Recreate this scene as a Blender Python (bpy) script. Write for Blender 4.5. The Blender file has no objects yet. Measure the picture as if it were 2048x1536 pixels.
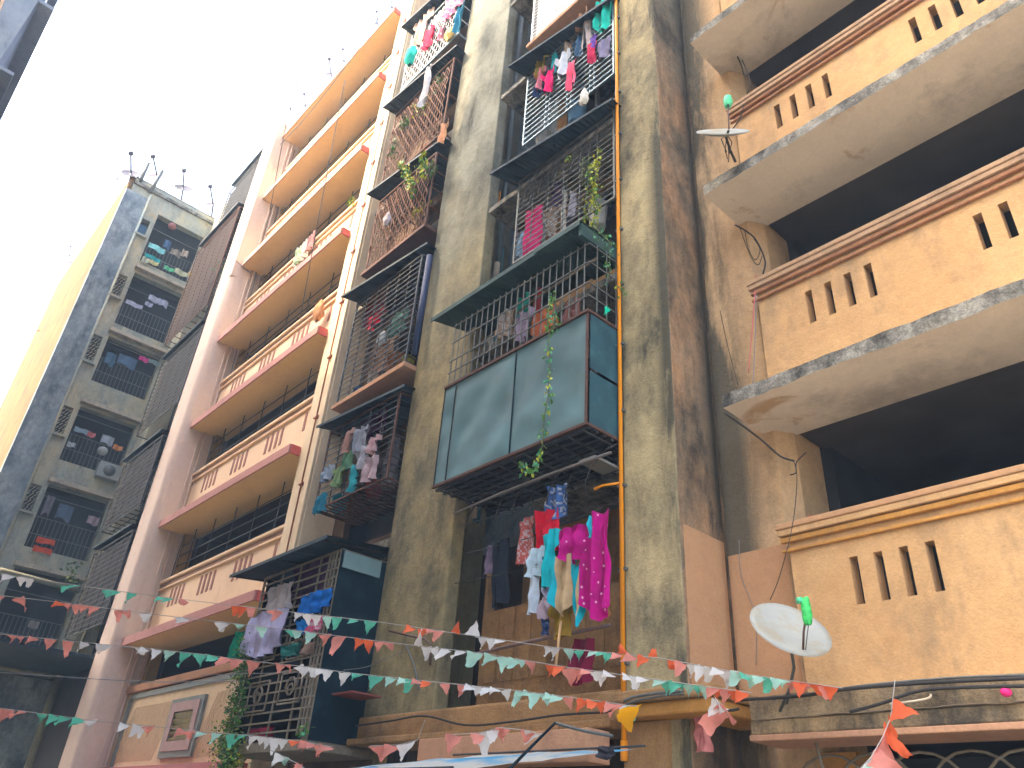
import bpy, math, random
from mathutils import Vector, Matrix, noise as mnoise

R = random.Random(7)
S = bpy.context.scene
COL = S.collection

# ------------------------------------------------------------------ camera
CAM = (0.0, 0.0, 1.6)
CR = ((0.6775032, 0.73273951, 0.06389225),      # image right, in world axes
      (-0.34274002, 0.39137102, -0.85402459),   # image down
      (-0.65078314, 0.55670597, 0.51629427))    # view direction
FPX = 1539.2                                    # focal length for a 2048 px wide picture
cam = bpy.data.cameras.new('camera')
cam.sensor_fit = 'HORIZONTAL'
cam.sensor_width = 36.0
cam.lens = 36.0 * FPX / 2048.0
cam.clip_start = 0.05
cam.clip_end = 2000
camo = bpy.data.objects.new('camera', cam)
COL.objects.link(camo)
m = Matrix.Identity(4)
for i in range(3):
    m[i][0] = CR[0][i]
    m[i][1] = -CR[1][i]
    m[i][2] = -CR[2][i]
    m[i][3] = CAM[i]
camo.matrix_world = m
S.camera = camo

# ------------------------------------------------------------------ light
SUN_ELEV, SUN_AZ = 42.0, 25.0     # azimuth: degrees the sun stands left (-X) of straight behind the viewer (-Y)
W = bpy.data.worlds.new('World')
S.world = W
W.use_nodes = True
wn = W.node_tree
bg = wn.nodes['Background']
sky = wn.nodes.new('ShaderNodeTexSky')
sky.sky_type = 'NISHITA'
sky.sun_disc = False
sky.sun_elevation = math.radians(SUN_ELEV)
sky.sun_rotation = math.radians(180 + SUN_AZ)
sky.air_density = 1.0
sky.dust_density = 7.0
sky.ozone_density = 0.6
wn.links.new(sky.outputs[0], bg.inputs[0])
bg.inputs[1].default_value = 0.15
sl = bpy.data.lights.new('sun', 'SUN')
sl.energy = 0.8
sl.angle = math.radians(1.5)
sl.color = (1.0, 0.70, 0.40)
so = bpy.data.objects.new('sun', sl)
COL.objects.link(so)
e, a = math.radians(SUN_ELEV), math.radians(SUN_AZ)
tosun = Vector((-math.sin(a) * math.cos(e), -math.cos(a) * math.cos(e), math.sin(e)))
so.rotation_euler = tosun.to_track_quat('Z', 'Y').to_euler()
so.location = (0, -5, 60)
S.view_settings.view_transform = 'Standard'
S.view_settings.look = 'None'
S.view_settings.exposure = 3.12
S.view_settings.gamma = 1.0
S.view_settings.use_curve_mapping = False

# ------------------------------------------------------------------ measuring helpers
def ray(px, py):
    v = ((px - 1024) / FPX, (py - 768) / FPX, 1.0)
    return Vector([CR[0][i] * v[0] + CR[1][i] * v[1] + CR[2][i] * v[2] for i in range(3)])
def at(px, py, Y=None, X=None, Z=None, D=None):
    r = ray(px, py)
    if Y is not None: k = Y / r.y
    elif X is not None: k = X / r.x
    elif Z is not None: k = (Z - 1.6) / r.z
    else: k = D
    return Vector((r.x * k, r.y * k, 1.6 + r.z * k))
def proj(p):
    q = (p[0], p[1], p[2] - 1.6)
    v = [sum(CR[j][i] * q[i] for i in range(3)) for j in range(3)]
    return (1024 + FPX * v[0] / v[2], 768 + FPX * v[1] / v[2])
def solve_u(f, px, lo, hi):          # f(u) -> point whose picture x grows with u
    for _ in range(40):
        mid = (lo + hi) / 2
        if proj(f(mid))[0] < px: lo = mid
        else: hi = mid
    return (lo + hi) / 2

# ------------------------------------------------------------------ materials
MAT = {}
def lk(t, a, b): t.links.new(a, b)
def mat(name, col, rough=0.8, metal=0.0, var=0.12, scale=6.0, bump=0.0, bscale=40.0, trans=0.0, spec=0.35, alt=None, altscale=1.5, stretch=(1, 1, 1)):
    if name in MAT: return MAT[name]
    M = bpy.data.materials.new(name)
    M.use_nodes = True
    t = M.node_tree
    b = t.nodes['Principled BSDF']
    b.inputs['Roughness'].default_value = rough
    b.inputs['Metallic'].default_value = metal
    b.inputs['Specular IOR Level'].default_value = spec
    g = t.nodes.new('ShaderNodeNewGeometry')
    mp = t.nodes.new('ShaderNodeMapping')
    mp.inputs['Scale'].default_value = stretch
    lk(t, g.outputs['Position'], mp.inputs['Vector'])
    n = t.nodes.new('ShaderNodeTexNoise')
    n.inputs['Scale'].default_value = scale
    n.inputs['Detail'].default_value = 5
    lk(t, mp.outputs[0], n.inputs['Vector'])
    mr = t.nodes.new('ShaderNodeMapRange')
    mr.inputs[1].default_value = 0.25; mr.inputs[2].default_value = 0.75
    mr.inputs[3].default_value = 1 - var; mr.inputs[4].default_value = 1 + var
    lk(t, n.outputs[0], mr.inputs[0])
    src = None
    if alt:
        n2 = t.nodes.new('ShaderNodeTexNoise')
        n2.inputs['Scale'].default_value = altscale
        n2.inputs['Detail'].default_value = 8
        n2.inputs['Roughness'].default_value = 0.65
        lk(t, mp.outputs[0], n2.inputs['Vector'])
        r = t.nodes.new('ShaderNodeMapRange')
        r.inputs[1].default_value = 0.48; r.inputs[2].default_value = 0.62
        lk(t, n2.outputs[0], r.inputs[0])
        mx = t.nodes.new('ShaderNodeMix'); mx.data_type = 'RGBA'
        mx.inputs[6].default_value = (*col, 1); mx.inputs[7].default_value = (*alt, 1)
        lk(t, r.outputs[0], mx.inputs[0])
        src = mx.outputs[2]
    vm = t.nodes.new('ShaderNodeVectorMath'); vm.operation = 'SCALE'
    if src: lk(t, src, vm.inputs[0])
    else: vm.inputs[0].default_value = col
    lk(t, mr.outputs[0], vm.inputs['Scale'])
    lk(t, vm.outputs[0], b.inputs['Base Color'])
    if trans:
        b.inputs['Transmission Weight'].default_value = trans
    if bump:
        n3 = t.nodes.new('ShaderNodeTexNoise')
        n3.inputs['Scale'].default_value = bscale
        n3.inputs['Detail'].default_value = 4
        lk(t, mp.outputs[0], n3.inputs['Vector'])
        bp = t.nodes.new('ShaderNodeBump')
        bp.inputs['Strength'].default_value = bump
        bp.inputs['Distance'].default_value = 0.02
        lk(t, n3.outputs[0], bp.inputs['Height'])
        lk(t, bp.outputs[0], b.inputs['Normal'])
    MAT[name] = M
    return M

def plaster(name, base, base2, stain, amount=0.5, streak=0.4, big=0.9, grain=0.14, bump=0.5, rough=0.92, stain2=None, rust=None, edge=None, upper=None, dist=0.15):
    """old painted plaster: colour patches, blotchy damp stains, rain streaks, speckled grain"""
    if name in MAT: return MAT[name]
    M = bpy.data.materials.new(name)
    M.use_nodes = True
    t = M.node_tree
    b = t.nodes['Principled BSDF']
    b.inputs['Roughness'].default_value = rough
    b.inputs['Specular IOR Level'].default_value = 0.2
    g = t.nodes.new('ShaderNodeNewGeometry')
    P = g.outputs['Position']
    def mapping(sc, off=(0, 0, 0)):
        mp = t.nodes.new('ShaderNodeMapping')
        mp.inputs['Scale'].default_value = sc
        mp.inputs['Location'].default_value = off
        lk(t, P, mp.inputs['Vector'])
        return mp.outputs[0]
    def noise(vec, sc, det=6, ro=0.6, dist=0.0):
        n = t.nodes.new('ShaderNodeTexNoise')
        n.inputs['Scale'].default_value = sc
        n.inputs['Detail'].default_value = det
        n.inputs['Roughness'].default_value = ro
        n.inputs['Distortion'].default_value = dist
        lk(t, vec, n.inputs['Vector'])
        return n.outputs[0]
    def rng(v, a0, a1, b0=0.0, b1=1.0):
        r = t.nodes.new('ShaderNodeMapRange')
        r.inputs[1].default_value = a0; r.inputs[2].default_value = a1
        r.inputs[3].default_value = b0; r.inputs[4].default_value = b1
        lk(t, v, r.inputs[0])
        return r.outputs[0]
    def mix(f, c1, c2):
        mx = t.nodes.new('ShaderNodeMix'); mx.data_type = 'RGBA'
        lk(t, f, mx.inputs[0])
        for s, c in ((6, c1), (7, c2)):
            if isinstance(c, tuple): mx.inputs[s].default_value = (*c, 1)
            else: lk(t, c, mx.inputs[s])
        return mx.outputs[2]
    def math2(op, a0, b0):
        k = t.nodes.new('ShaderNodeMath'); k.operation = op
        for s, c in ((0, a0), (1, b0)):
            if isinstance(c, (int, float)): k.inputs[s].default_value = c
            else: lk(t, c, k.inputs[s])
        return k.outputs[0]
    seed = R.uniform(0, 50)
    v1 = mapping((1, 1, 0.6), (seed, 0, 0))
    v2 = mapping((1.6, 1.6, 0.32), (0, seed, 0))
    c = mix(rng(noise(v1, big * 1.6, 10, 0.68, 0.1), 0.38, 0.62), base, base2)
    st = rng(noise(v1, big * 1.25, 12, 0.72, 0.15), 0.60 - 0.20 * amount, 0.72 - 0.10 * amount)
    sk = rng(noise(v2, 2.4, 7, 0.62, 0.3), 0.60 - 0.1 * streak, 0.78)
    sep = t.nodes.new('ShaderNodeSeparateXYZ'); lk(t, P, sep.inputs[0])
    if upper:  # greyer plaster higher up, partly a change of light painted in
        uz, col2 = upper
        zz = math2('ADD', sep.outputs[2], math2('MULTIPLY', noise(v1, 0.8, 5, 0.6), 5.0))
        c = mix(rng(zz, uz, uz + 4.0), c, col2)
    if edge:
        ax, e0, e1, wgt = edge
        ev = math2('MULTIPLY', rng(sep.outputs[ax], e0, e1, 0.0, 1.0), wgt)
        ev = math2('MULTIPLY', ev, rng(noise(v2, 1.1, 9, 0.7, 0.2), 0.34, 0.52))
        sk0 = ev
    else: sk0 = 0.0
    f = math2('MINIMUM', math2('MAXIMUM', sk0, math2('ADD', math2('MULTIPLY', st, min(1.0, 0.35 + 0.6 * amount)), math2('MULTIPLY', sk, streak))), 0.93)
    c = mix(f, c, stain)
    if stain2:
        c = mix(math2('MULTIPLY', rng(noise(v1, big * 2.7, 8, 0.7, 0.4), 0.52, 0.66), 0.6), c, stain2)
    if rust:
        c = mix(math2('MULTIPLY', rng(noise(v1, big * 1.9, 6, 0.6, 1.2), 0.62, 0.7), 0.7), c, rust)
    gr = rng(noise(mapping((1, 1, 1)), 38, 4, 0.8), 0.3, 0.7, 1 - grain, 1 + grain)
    g2 = rng(noise(mapping((1, 1, 1)), 7, 5, 0.7), 0.3, 0.7, 1 - grain * 0.8, 1 + grain * 0.8)
    vm = t.nodes.new('ShaderNodeVectorMath'); vm.operation = 'SCALE'
    lk(t, c, vm.inputs[0]); lk(t, math2('MULTIPLY', gr, g2), vm.inputs['Scale'])
    lk(t, vm.outputs[0], b.inputs['Base Color'])
    bp = t.nodes.new('ShaderNodeBump')
    bp.inputs['Strength'].default_value = bump
    bp.inputs['Distance'].default_value = 0.02
    hh = math2('ADD', noise(mapping((1, 1, 1)), 45, 5, 0.7), math2('MULTIPLY', noise(mapping((1, 1, 1)), 9, 5, 0.6), 2.0))
    lk(t, hh, bp.inputs['Height'])
    lk(t, bp.outputs[0], b.inputs['Normal'])
    MAT[name] = M
    return M

# walls
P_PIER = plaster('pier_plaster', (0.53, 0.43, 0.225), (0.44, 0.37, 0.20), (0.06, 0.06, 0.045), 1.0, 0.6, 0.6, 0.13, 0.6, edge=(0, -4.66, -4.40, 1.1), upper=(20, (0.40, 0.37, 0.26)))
P_COL = plaster('column_plaster', (0.38, 0.31, 0.15), (0.28, 0.245, 0.14), (0.08, 0.078, 0.056), 0.8, 0.5, 0.7, 0.13, 0.6, upper=(11, (0.27, 0.275, 0.215)))
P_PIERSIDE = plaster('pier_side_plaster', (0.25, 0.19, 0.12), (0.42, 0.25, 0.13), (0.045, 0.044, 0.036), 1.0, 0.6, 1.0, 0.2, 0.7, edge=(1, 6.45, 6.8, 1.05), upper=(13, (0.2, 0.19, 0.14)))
P_R = plaster('sand_wall', (0.54, 0.335, 0.155), (0.50, 0.295, 0.13), (0.17, 0.13, 0.085), 0.42, 0.34, 0.8, 0.10, 0.4)
P_RW = plaster('sand_wall_stained', (0.56, 0.38, 0.20), (0.52, 0.345, 0.19), (0.085, 0.078, 0.055), 0.28, 0.3, 1.0, 0.12, 0.5, edge=(0, -3.75, -4.15, 1.15), upper=(24, (0.44, 0.36, 0.22)))
P_RPAINT = plaster('repainted_peach_wall', (0.47, 0.27, 0.14), (0.46, 0.265, 0.135), (0.2, 0.13, 0.08), 0.1, 0.15, 0.9, 0.08, 0.3)
P_SOFR = plaster('slab_soffit_grey', (0.76, 0.66, 0.50), (0.70, 0.61, 0.47), (0.22, 0.19, 0.14), 0.3, 0.0, 0.5, 0.06, 0.2, rust=(0.42, 0.22, 0.06))
P_FASC = plaster('slab_edge_concrete', (0.36, 0.34, 0.27), (0.28, 0.26, 0.22), (0.045, 0.045, 0.04), 0.9, 0.5, 2.8, 0.4, 1.0)
P_GRIMY = plaster('grimy_beam', (0.44, 0.31, 0.16), (0.32, 0.24, 0.14), (0.065, 0.058, 0.045), 1.0, 0.7, 1.8, 0.25, 0.7)
P_CORN = plaster('terracotta_moulding', (0.34, 0.17, 0.085), (0.30, 0.145, 0.075), (0.13, 0.08, 0.05), 0.4, 0.2, 2.0, 0.15, 0.3)
P_COPE = plaster('faded_brown_coping', (0.40, 0.26, 0.155), (0.36, 0.23, 0.135), (0.16, 0.11, 0.07), 0.4, 0.2, 2.0, 0.15, 0.3)
P_CORN1 = plaster('ochre_moulding', (0.50, 0.25, 0.06), (0.46, 0.23, 0.06), (0.16, 0.12, 0.08), 0.3, 0.2, 2.0, 0.15, 0.3)
P_TAN = plaster('tan_low_wall', (0.40, 0.24, 0.10), (0.34, 0.2, 0.09), (0.09, 0.07, 0.045), 0.55, 0.4, 1.1, 0.2, 0.6)
P_PINK = plaster('dusty_pink_wall', (0.64, 0.50, 0.42), (0.64, 0.51, 0.42), (0.4, 0.26, 0.22), 0.25, 0.3, 0.7, 0.07, 0.25)
P_CREAM = plaster('cream_pilaster_paint', (0.68, 0.56, 0.38), (0.66, 0.53, 0.36), (0.4, 0.31, 0.2), 0.25, 0.25, 0.9, 0.08, 0.25)
P_PARP = plaster('pale_parapet_paint', (0.74, 0.55, 0.38), (0.72, 0.53, 0.36), (0.45, 0.32, 0.22), 0.2, 0.2, 0.8, 0.06, 0.2)
P_OCHRE = plaster('ochre_soffit', (0.80, 0.56, 0.25), (0.77, 0.53, 0.25), (0.6, 0.36, 0.16), 0.15, 0.0, 0.5, 0.05, 0.15)
P_REDF = plaster('red_fascia_paint', (0.50, 0.25, 0.22), (0.48, 0.24, 0.21), (0.3, 0.14, 0.12), 0.3, 0.2, 1.5, 0.1, 0.2)
P_PEACHF = plaster('peach_fascia_paint', (0.56, 0.38, 0.29), (0.53, 0.34, 0.27), (0.35, 0.2, 0.15), 0.3, 0.2, 1.5, 0.1, 0.2)
P_WSIDE = plaster('grey_green_render', (0.46, 0.42, 0.28), (0.32, 0.36, 0.32), (0.12, 0.155, 0.165), 0.6, 0.5, 0.9, 0.12, 0.5, rust=(0.42, 0.28, 0.12))
P_WDARK = plaster('damp_black_render', (0.36, 0.41, 0.42), (0.22, 0.28, 0.31), (0.07, 0.10, 0.125), 0.8, 0.6, 1.1, 0.2, 0.6)
P_WFRONT = plaster('streaked_gold_render', (0.20, 0.105, 0.03), (0.14, 0.075, 0.025), (0.05, 0.035, 0.02), 0.6, 1.0, 1.2, 0.12, 0.5)
P_BAY3 = plaster('dim_bay_wall', (0.10, 0.10, 0.09), (0.08, 0.08, 0.075), (0.035, 0.038, 0.036), 0.5, 0.4, 1.0)  # dark base holds the shade of the recess
P_OPP = plaster('opposite_block_paint', (0.72, 0.62, 0.48), (0.68, 0.57, 0.43), (0.25, 0.22, 0.18), 0.4, 0.3, 0.6, 0.08, 0.3)
P_OPPB = plaster('opposite_block_grey', (0.16, 0.22, 0.30), (0.12, 0.17, 0.25), (0.06, 0.08, 0.12), 0.4, 0.5, 0.8, 0.1, 0.3)
M_IN = mat('dark_interior', (0.022, 0.024, 0.028), 0.9, var=0.4, scale=2)  # shade inside rooms and openings put into the colour
M_IN2 = mat('brown_interior', (0.05, 0.035, 0.026), 0.9, var=0.4, scale=2)  # browner tone, interior shade put into the colour as well
M_BROWNSLOT = mat('brown_slot_paint', (0.27, 0.12, 0.09), 0.85, var=0.1)
M_GROUND = plaster('asphalt', (0.05, 0.05, 0.048), (0.06, 0.057, 0.05), (0.025, 0.025, 0.024), 0.5, 0.2, 0.6, 0.3, 0.6)
# metal
M_TEAL = mat('blue_green_sheet', (0.105, 0.20, 0.21), 0.72, 0.0, 0.12, 1.2, 0.15, 4.0, spec=0.3, alt=(0.10, 0.17, 0.175), altscale=0.8)
M_TEALD = mat('dark_teal_sheet', (0.006, 0.018, 0.026), 0.7, 0.0, 0.3, 3, alt=(0.012, 0.032, 0.042), altscale=2, spec=0.06)
M_RUST = mat('rusty_frame', (0.11, 0.055, 0.04), 0.8, 0.2, 0.3, 20)
M_BARB = mat('blue_grey_bar', (0.20, 0.28, 0.32), 0.5, 0.3, 0.2, 15)
M_BARD = mat('dark_bar', (0.05, 0.055, 0.06), 0.6, 0.3, 0.3, 15)
M_BARG = mat('grey_bar', (0.13, 0.14, 0.13), 0.6, 0.3, 0.25, 15)
M_BARR = mat('rusty_bar', (0.17, 0.08, 0.045), 0.75, 0.2, 0.3, 18)
M_BARW = mat('white_bar', (0.62, 0.62, 0.62), 0.5, 0.1, 0.15, 15)
M_BARO = mat('olive_bar', (0.20, 0.17, 0.12), 0.65, 0.2, 0.25, 15)
M_AWN = mat('dark_awning_sheet', (0.022, 0.04, 0.055), 0.7, 0.1, 0.3, 4, alt=(0.035, 0.06, 0.075), altscale=1.5)
M_AWNG = mat('green_awning_sheet', (0.03, 0.07, 0.065), 0.7, 0.1, 0.3, 4, alt=(0.05, 0.1, 0.085), altscale=1.5)
M_ORANGE = mat('orange_gas_pipe', (0.90, 0.33, 0.01), 0.45, 0, 0.06, 5)
M_PIPEG = mat('grey_drain_pipe', (0.16, 0.19, 0.2), 0.6, 0, 0.2, 6)
M_PIPET = mat('teal_drain_pipe', (0.04, 0.15, 0.17), 0.6, 0, 0.2, 6)
M_PIPER = mat('brown_red_pipe', (0.30, 0.10, 0.06), 0.7, 0, 0.2, 6)
M_PIPEC = mat('cream_pipe', (0.6, 0.5, 0.36), 0.7, 0, 0.15, 6)
M_DISH = mat('dish_paint', (0.34, 0.35, 0.31), 0.6, 0, 0.1, 5, alt=(0.33, 0.30, 0.22), altscale=6)
M_DISHG = mat('small_dish_grey', (0.07, 0.065, 0.09), 0.6, 0, 0.1, 5)
M_LNB = mat('green_bag', (0.05, 0.55, 0.12), 0.5, 0, 0.3, 30, bump=0.4, bscale=60)
M_LNB2 = mat('mint_bag', (0.10, 0.62, 0.30), 0.5, 0, 0.3, 30, bump=0.4, bscale=60)
M_ARM = mat('arm_metal', (0.16, 0.10, 0.08), 0.6, 0.3, 0.2, 15)
M_CABLE = mat('black_cable', (0.03, 0.027, 0.024), 0.7, 0, 0.2, 10)
M_WIRE = mat('grey_wire', (0.20, 0.20, 0.20), 0.7, 0, 0.1, 10)
M_STRING = mat('bunting_string', (0.38, 0.36, 0.32), 0.9, 0, 0.1, 10)
P_PEACHB = M_PEACHB = plaster('peach_beam', (0.50, 0.28, 0.16), (0.46, 0.25, 0.15), (0.2, 0.12, 0.08), 0.3, 0.2, 1.4, 0.12, 0.3)

LEAF = [mat('leaf_yellow', (0.40, 0.42, 0.02), 0.6, var=0.35, scale=25), mat('leaf_green', (0.09, 0.24, 0.03), 0.6, var=0.35, scale=25),
        mat('leaf_dark', (0.035, 0.11, 0.03), 0.6, var=0.35, scale=25), mat('leaf_mint', (0.08, 0.34, 0.17), 0.5, var=0.3, scale=25),
        mat('leaf_olive', (0.16, 0.19, 0.06), 0.6, var=0.35, scale=25)]
M_STEM = mat('vine_stem', (0.10, 0.12, 0.04), 0.8)
FLAG = {'W': mat('paper_white', (0.72, 0.70, 0.66), 0.8, var=0.08, scale=10), 'G': mat('paper_green', (0.12, 0.52, 0.36), 0.75, var=0.25, scale=8),
        'g': mat('paper_pale_green', (0.40, 0.66, 0.54), 0.75, var=0.2, scale=8), 'R': mat('paper_coral', (0.72, 0.27, 0.21), 0.75, var=0.25, scale=8),
        'O': mat('paper_orange', (0.80, 0.15, 0.05), 0.75, var=0.2, scale=8), 'Y': mat('paper_yellow', (0.85, 0.42, 0.01), 0.75, var=0.1, scale=8)}
M_TARP = mat('blue_white_tarp', (0.74, 0.76, 0.70), 0.6, 0, 0.1, 3, alt=(0.10, 0.48, 0.78), altscale=1.1, bump=0.2, bscale=8)
for f_ in list(FLAG.values()) + [M_TARP]:
    t_ = f_.node_tree
    b_ = t_.nodes['Principled BSDF']
    tr_ = t_.nodes.new('ShaderNodeBsdfTranslucent'); ms_ = t_.nodes.new('ShaderNodeMixShader'); ms_.inputs[0].default_value = 0.45
    lk(t_, b_.inputs['Base Color'].links[0].from_socket, tr_.inputs[0])
    lk(t_, b_.outputs[0], ms_.inputs[1]); lk(t_, tr_.outputs[0], ms_.inputs[2]); lk(t_, ms_.outputs[0], t_.nodes['Material Output'].inputs[0])
def cmat(col):
    k = 'fabric_%02d_%02d_%02d' % tuple(int(c * 99) for c in col)
    return mat(k, col, 0.85, 0, 0.22, 9, 0.3, 22, spec=0.1)

# ------------------------------------------------------------------ object helpers
ORG = {}
def tag(o, label=None, cat=None, group=None, kind=None):
    if label: o['label'] = label
    if cat: o['category'] = cat
    if group: o['group'] = group
    if kind: o['kind'] = kind
    return o
def thing(name, loc, label, cat, group=None):
    o = bpy.data.objects.new(name, None)
    o.empty_display_size = 0.2
    o.location = loc
    COL.objects.link(o)
    ORG[o.name] = Vector(loc)
    return tag(o, label, cat, group)

class MB:
    def __init__(s): s.v = []; s.f = []; s.smooth = False
    def box(s, x0, x1, y0, y1, z0, z1):
        n = len(s.v)
        s.v += [(x0, y0, z0), (x1, y0, z0), (x1, y1, z0), (x0, y1, z0), (x0, y0, z1), (x1, y0, z1), (x1, y1, z1), (x0, y1, z1)]
        s.f += [(n, n + 3, n + 2, n + 1), (n + 4, n + 5, n + 6, n + 7), (n, n + 1, n + 5, n + 4), (n + 1, n + 2, n + 6, n + 5), (n + 2, n + 3, n + 7, n + 6), (n + 3, n, n + 4, n + 7)]
        return s
    def prism(s, poly, z0, z1):
        n = len(s.v); k = len(poly)
        s.v += [(x, y, z0) for x, y in poly] + [(x, y, z1) for x, y in poly]
        s.f += [tuple(n + i for i in range(k))[::-1], tuple(n + k + i for i in range(k))]
        for i in range(k):
            j = (i + 1) % k
            s.f.append((n + i, n + j, n + k + j, n + k + i))
        return s
    def bar(s, a, b, w, h=None):
        h = h or w
        a = Vector(a); b = Vector(b); d = (b - a)
        if d.length < 1e-6: return s
        d.normalize()
        up = Vector((0, 0, 1)) if abs(d.z) < 0.95 else Vector((0, 1, 0))
        u = d.cross(up).normalized(); v = u.cross(d).normalized()
        n = len(s.v)
        for p in (a, b):
            for su, sv in ((-1, -1), (1, -1), (1, 1), (-1, 1)):
                s.v.append(tuple(p + u * su * w / 2 + v * sv * h / 2))
        s.f += [(n, n + 1, n + 2, n + 3), (n + 7, n + 6, n + 5, n + 4)]
        for i in range(4):
            j = (i + 1) % 4
            s.f.append((n + i, n + 4 + i, n + 4 + j, n + j))
        return s
    def tube(s, pts, r, n=8, caps=True):
        pts = [Vector(p) for p in pts]
        base = len(s.v); K = len(pts); rr = r if isinstance(r, (list, tuple)) else [r] * K
        prev = None
        for i, p in enumerate(pts):
            d = (pts[min(i + 1, K - 1)] - pts[max(i - 1, 0)])
            if d.length < 1e-9: d = Vector((0, 0, 1))
            d.normalize()
            if prev is None:
                up = Vector((0, 0, 1)) if abs(d.z) < 0.9 else Vector((1, 0, 0))
                u = d.cross(up).normalized()
            else:
                u = (prev - d * prev.dot(d))
                u = u.normalized() if u.length > 1e-6 else d.cross(Vector((0, 0, 1))).normalized()
            prev = u
            w = d.cross(u)
            for k in range(n):
                an = 2 * math.pi * k / n
                s.v.append(tuple(p + (u * math.cos(an) + w * math.sin(an)) * rr[i]))
        for i in range(K - 1):
            for k in range(n):
                k2 = (k + 1) % n
                s.f.append((base + i * n + k, base + i * n + k2, base + (i + 1) * n + k2, base + (i + 1) * n + k))
        if caps:
            s.f.append(tuple(base + k for k in range(n))[::-1])
            s.f.append(tuple(base + (K - 1) * n + k for k in range(n)))
        s.smooth = True
        return s
    def grid(s, fn, nu, nv):
        n = len(s.v)
        for j in range(nv + 1):
            for i in range(nu + 1):
                s.v.append(tuple(fn(i / nu, j / nv)))
        for j in range(nv):
            for i in range(nu):
                q = n + j * (nu + 1) + i
                s.f.append((q, q + 1, q + nu + 2, q + nu + 1))
        return s
    def holed(s, a0, a1, z0, z1, holes, c0, c1, axis='x'):
        """wall slab spanning a (x or y) and z, thickness c0..c1, with rectangular through holes (a0,a1,z0,z1)"""
        A = sorted(set([a0, a1] + [min(max(h[i], a0), a1) for h in holes for i in (0, 1)]))
        Z = sorted(set([z0, z1] + [min(max(h[i], z0), z1) for h in holes for i in (2, 3)]))
        def solid(i, j):
            if i < 0 or j < 0 or i >= len(A) - 1 or j >= len(Z) - 1: return False
            ca, cz = (A[i] + A[i + 1]) / 2, (Z[j] + Z[j + 1]) / 2
            return not any(h[0] < ca < h[1] and h[2] < cz < h[3] for h in holes)
        P = (lambda a, c, z: (a, c, z)) if axis == 'x' else (lambda a, c, z: (c, a, z))
        def q(*p):
            n = len(s.v); s.v += [P(*k) for k in p]; s.f.append((n, n + 1, n + 2, n + 3))
        for i in range(len(A) - 1):
            for j in range(len(Z) - 1):
                if not solid(i, j): continue
                x, X, z, Zz = A[i], A[i + 1], Z[j], Z[j + 1]
                q((x, c0, z), (X, c0, z), (X, c0, Zz), (x, c0, Zz))
                q((X, c1, z), (x, c1, z), (x, c1, Zz), (X, c1, Zz))
                if not solid(i - 1, j): q((x, c1, z), (x, c0, z), (x, c0, Zz), (x, c1, Zz))
                if not solid(i + 1, j): q((X, c0, z), (X, c1, z), (X, c1, Zz), (X, c0, Zz))
                if not solid(i, j - 1): q((x, c1, z), (X, c1, z), (X, c0, z), (x, c0, z))
                if not solid(i, j + 1): q((x, c0, Zz), (X, c0, Zz), (X, c1, Zz), (x, c1, Zz))
        return s
    def build(s, name, material, parent=None, label=None, cat=None, group=None, kind=None, smooth=None, bevel=0):
        if parent is not None: o0 = ORG[parent.name]
        else:
            xs = [p[0] for p in s.v]; ys = [p[1] for p in s.v]; zs = [p[2] for p in s.v]
            o0 = Vector(((min(xs) + max(xs)) / 2, (min(ys) + max(ys)) / 2, min(zs)))
        me = bpy.data.meshes.new(name)
        me.from_pydata([(p[0] - o0.x, p[1] - o0.y, p[2] - o0.z) for p in s.v], [], s.f)
        for mm in (material if isinstance(material, (list, tuple)) else [material]): me.materials.append(mm)
        if (s.smooth if smooth is None else smooth):
            me.polygons.foreach_set('use_smooth', [True] * len(me.polygons))
        me.update()
        o = bpy.data.objects.new(name, me)
        COL.objects.link(o)
        if parent is not None: o.parent = parent
        else: o.location = o0
        ORG[o.name] = o0
        if bevel:
            b = o.modifiers.new('bevel', 'BEVEL'); b.width = bevel; b.segments = 2; b.limit_method = 'ANGLE'
            b.harden_normals = False
        return tag(o, label, cat, group, kind)

UNIT = {}
def unit_box(material):
    k = material.name
    if k not in UNIT:
        mb = MB().box(-.5, .5, -.5, .5, -.5, .5)
        me = bpy.data.meshes.new('bar_mesh')
        me.from_pydata(mb.v, [], mb.f); me.materials.append(material); me.update()
        UNIT[k] = me
    return UNIT[k]
def piece(name, material, parent, c, size, rot=None):
    """a cheap box-shaped piece that shares one mesh with its likes"""
    o = bpy.data.objects.new(name, unit_box(material))
    COL.objects.link(o)
    o.parent = parent
    o0 = ORG[parent.name]
    o.location = (c[0] - o0.x, c[1] - o0.y, c[2] - o0.z)
    o.scale = size
    if rot: o.rotation_euler = rot
    return o
def beam_piece(name, material, parent, a, b, w):
    a = Vector(a); b = Vector(b); d = b - a
    o = piece(name, material, parent, (a + b) / 2, (w, w, d.length))
    o.rotation_euler = d.to_track_quat('Z', 'Y').to_euler()
    return o

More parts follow.
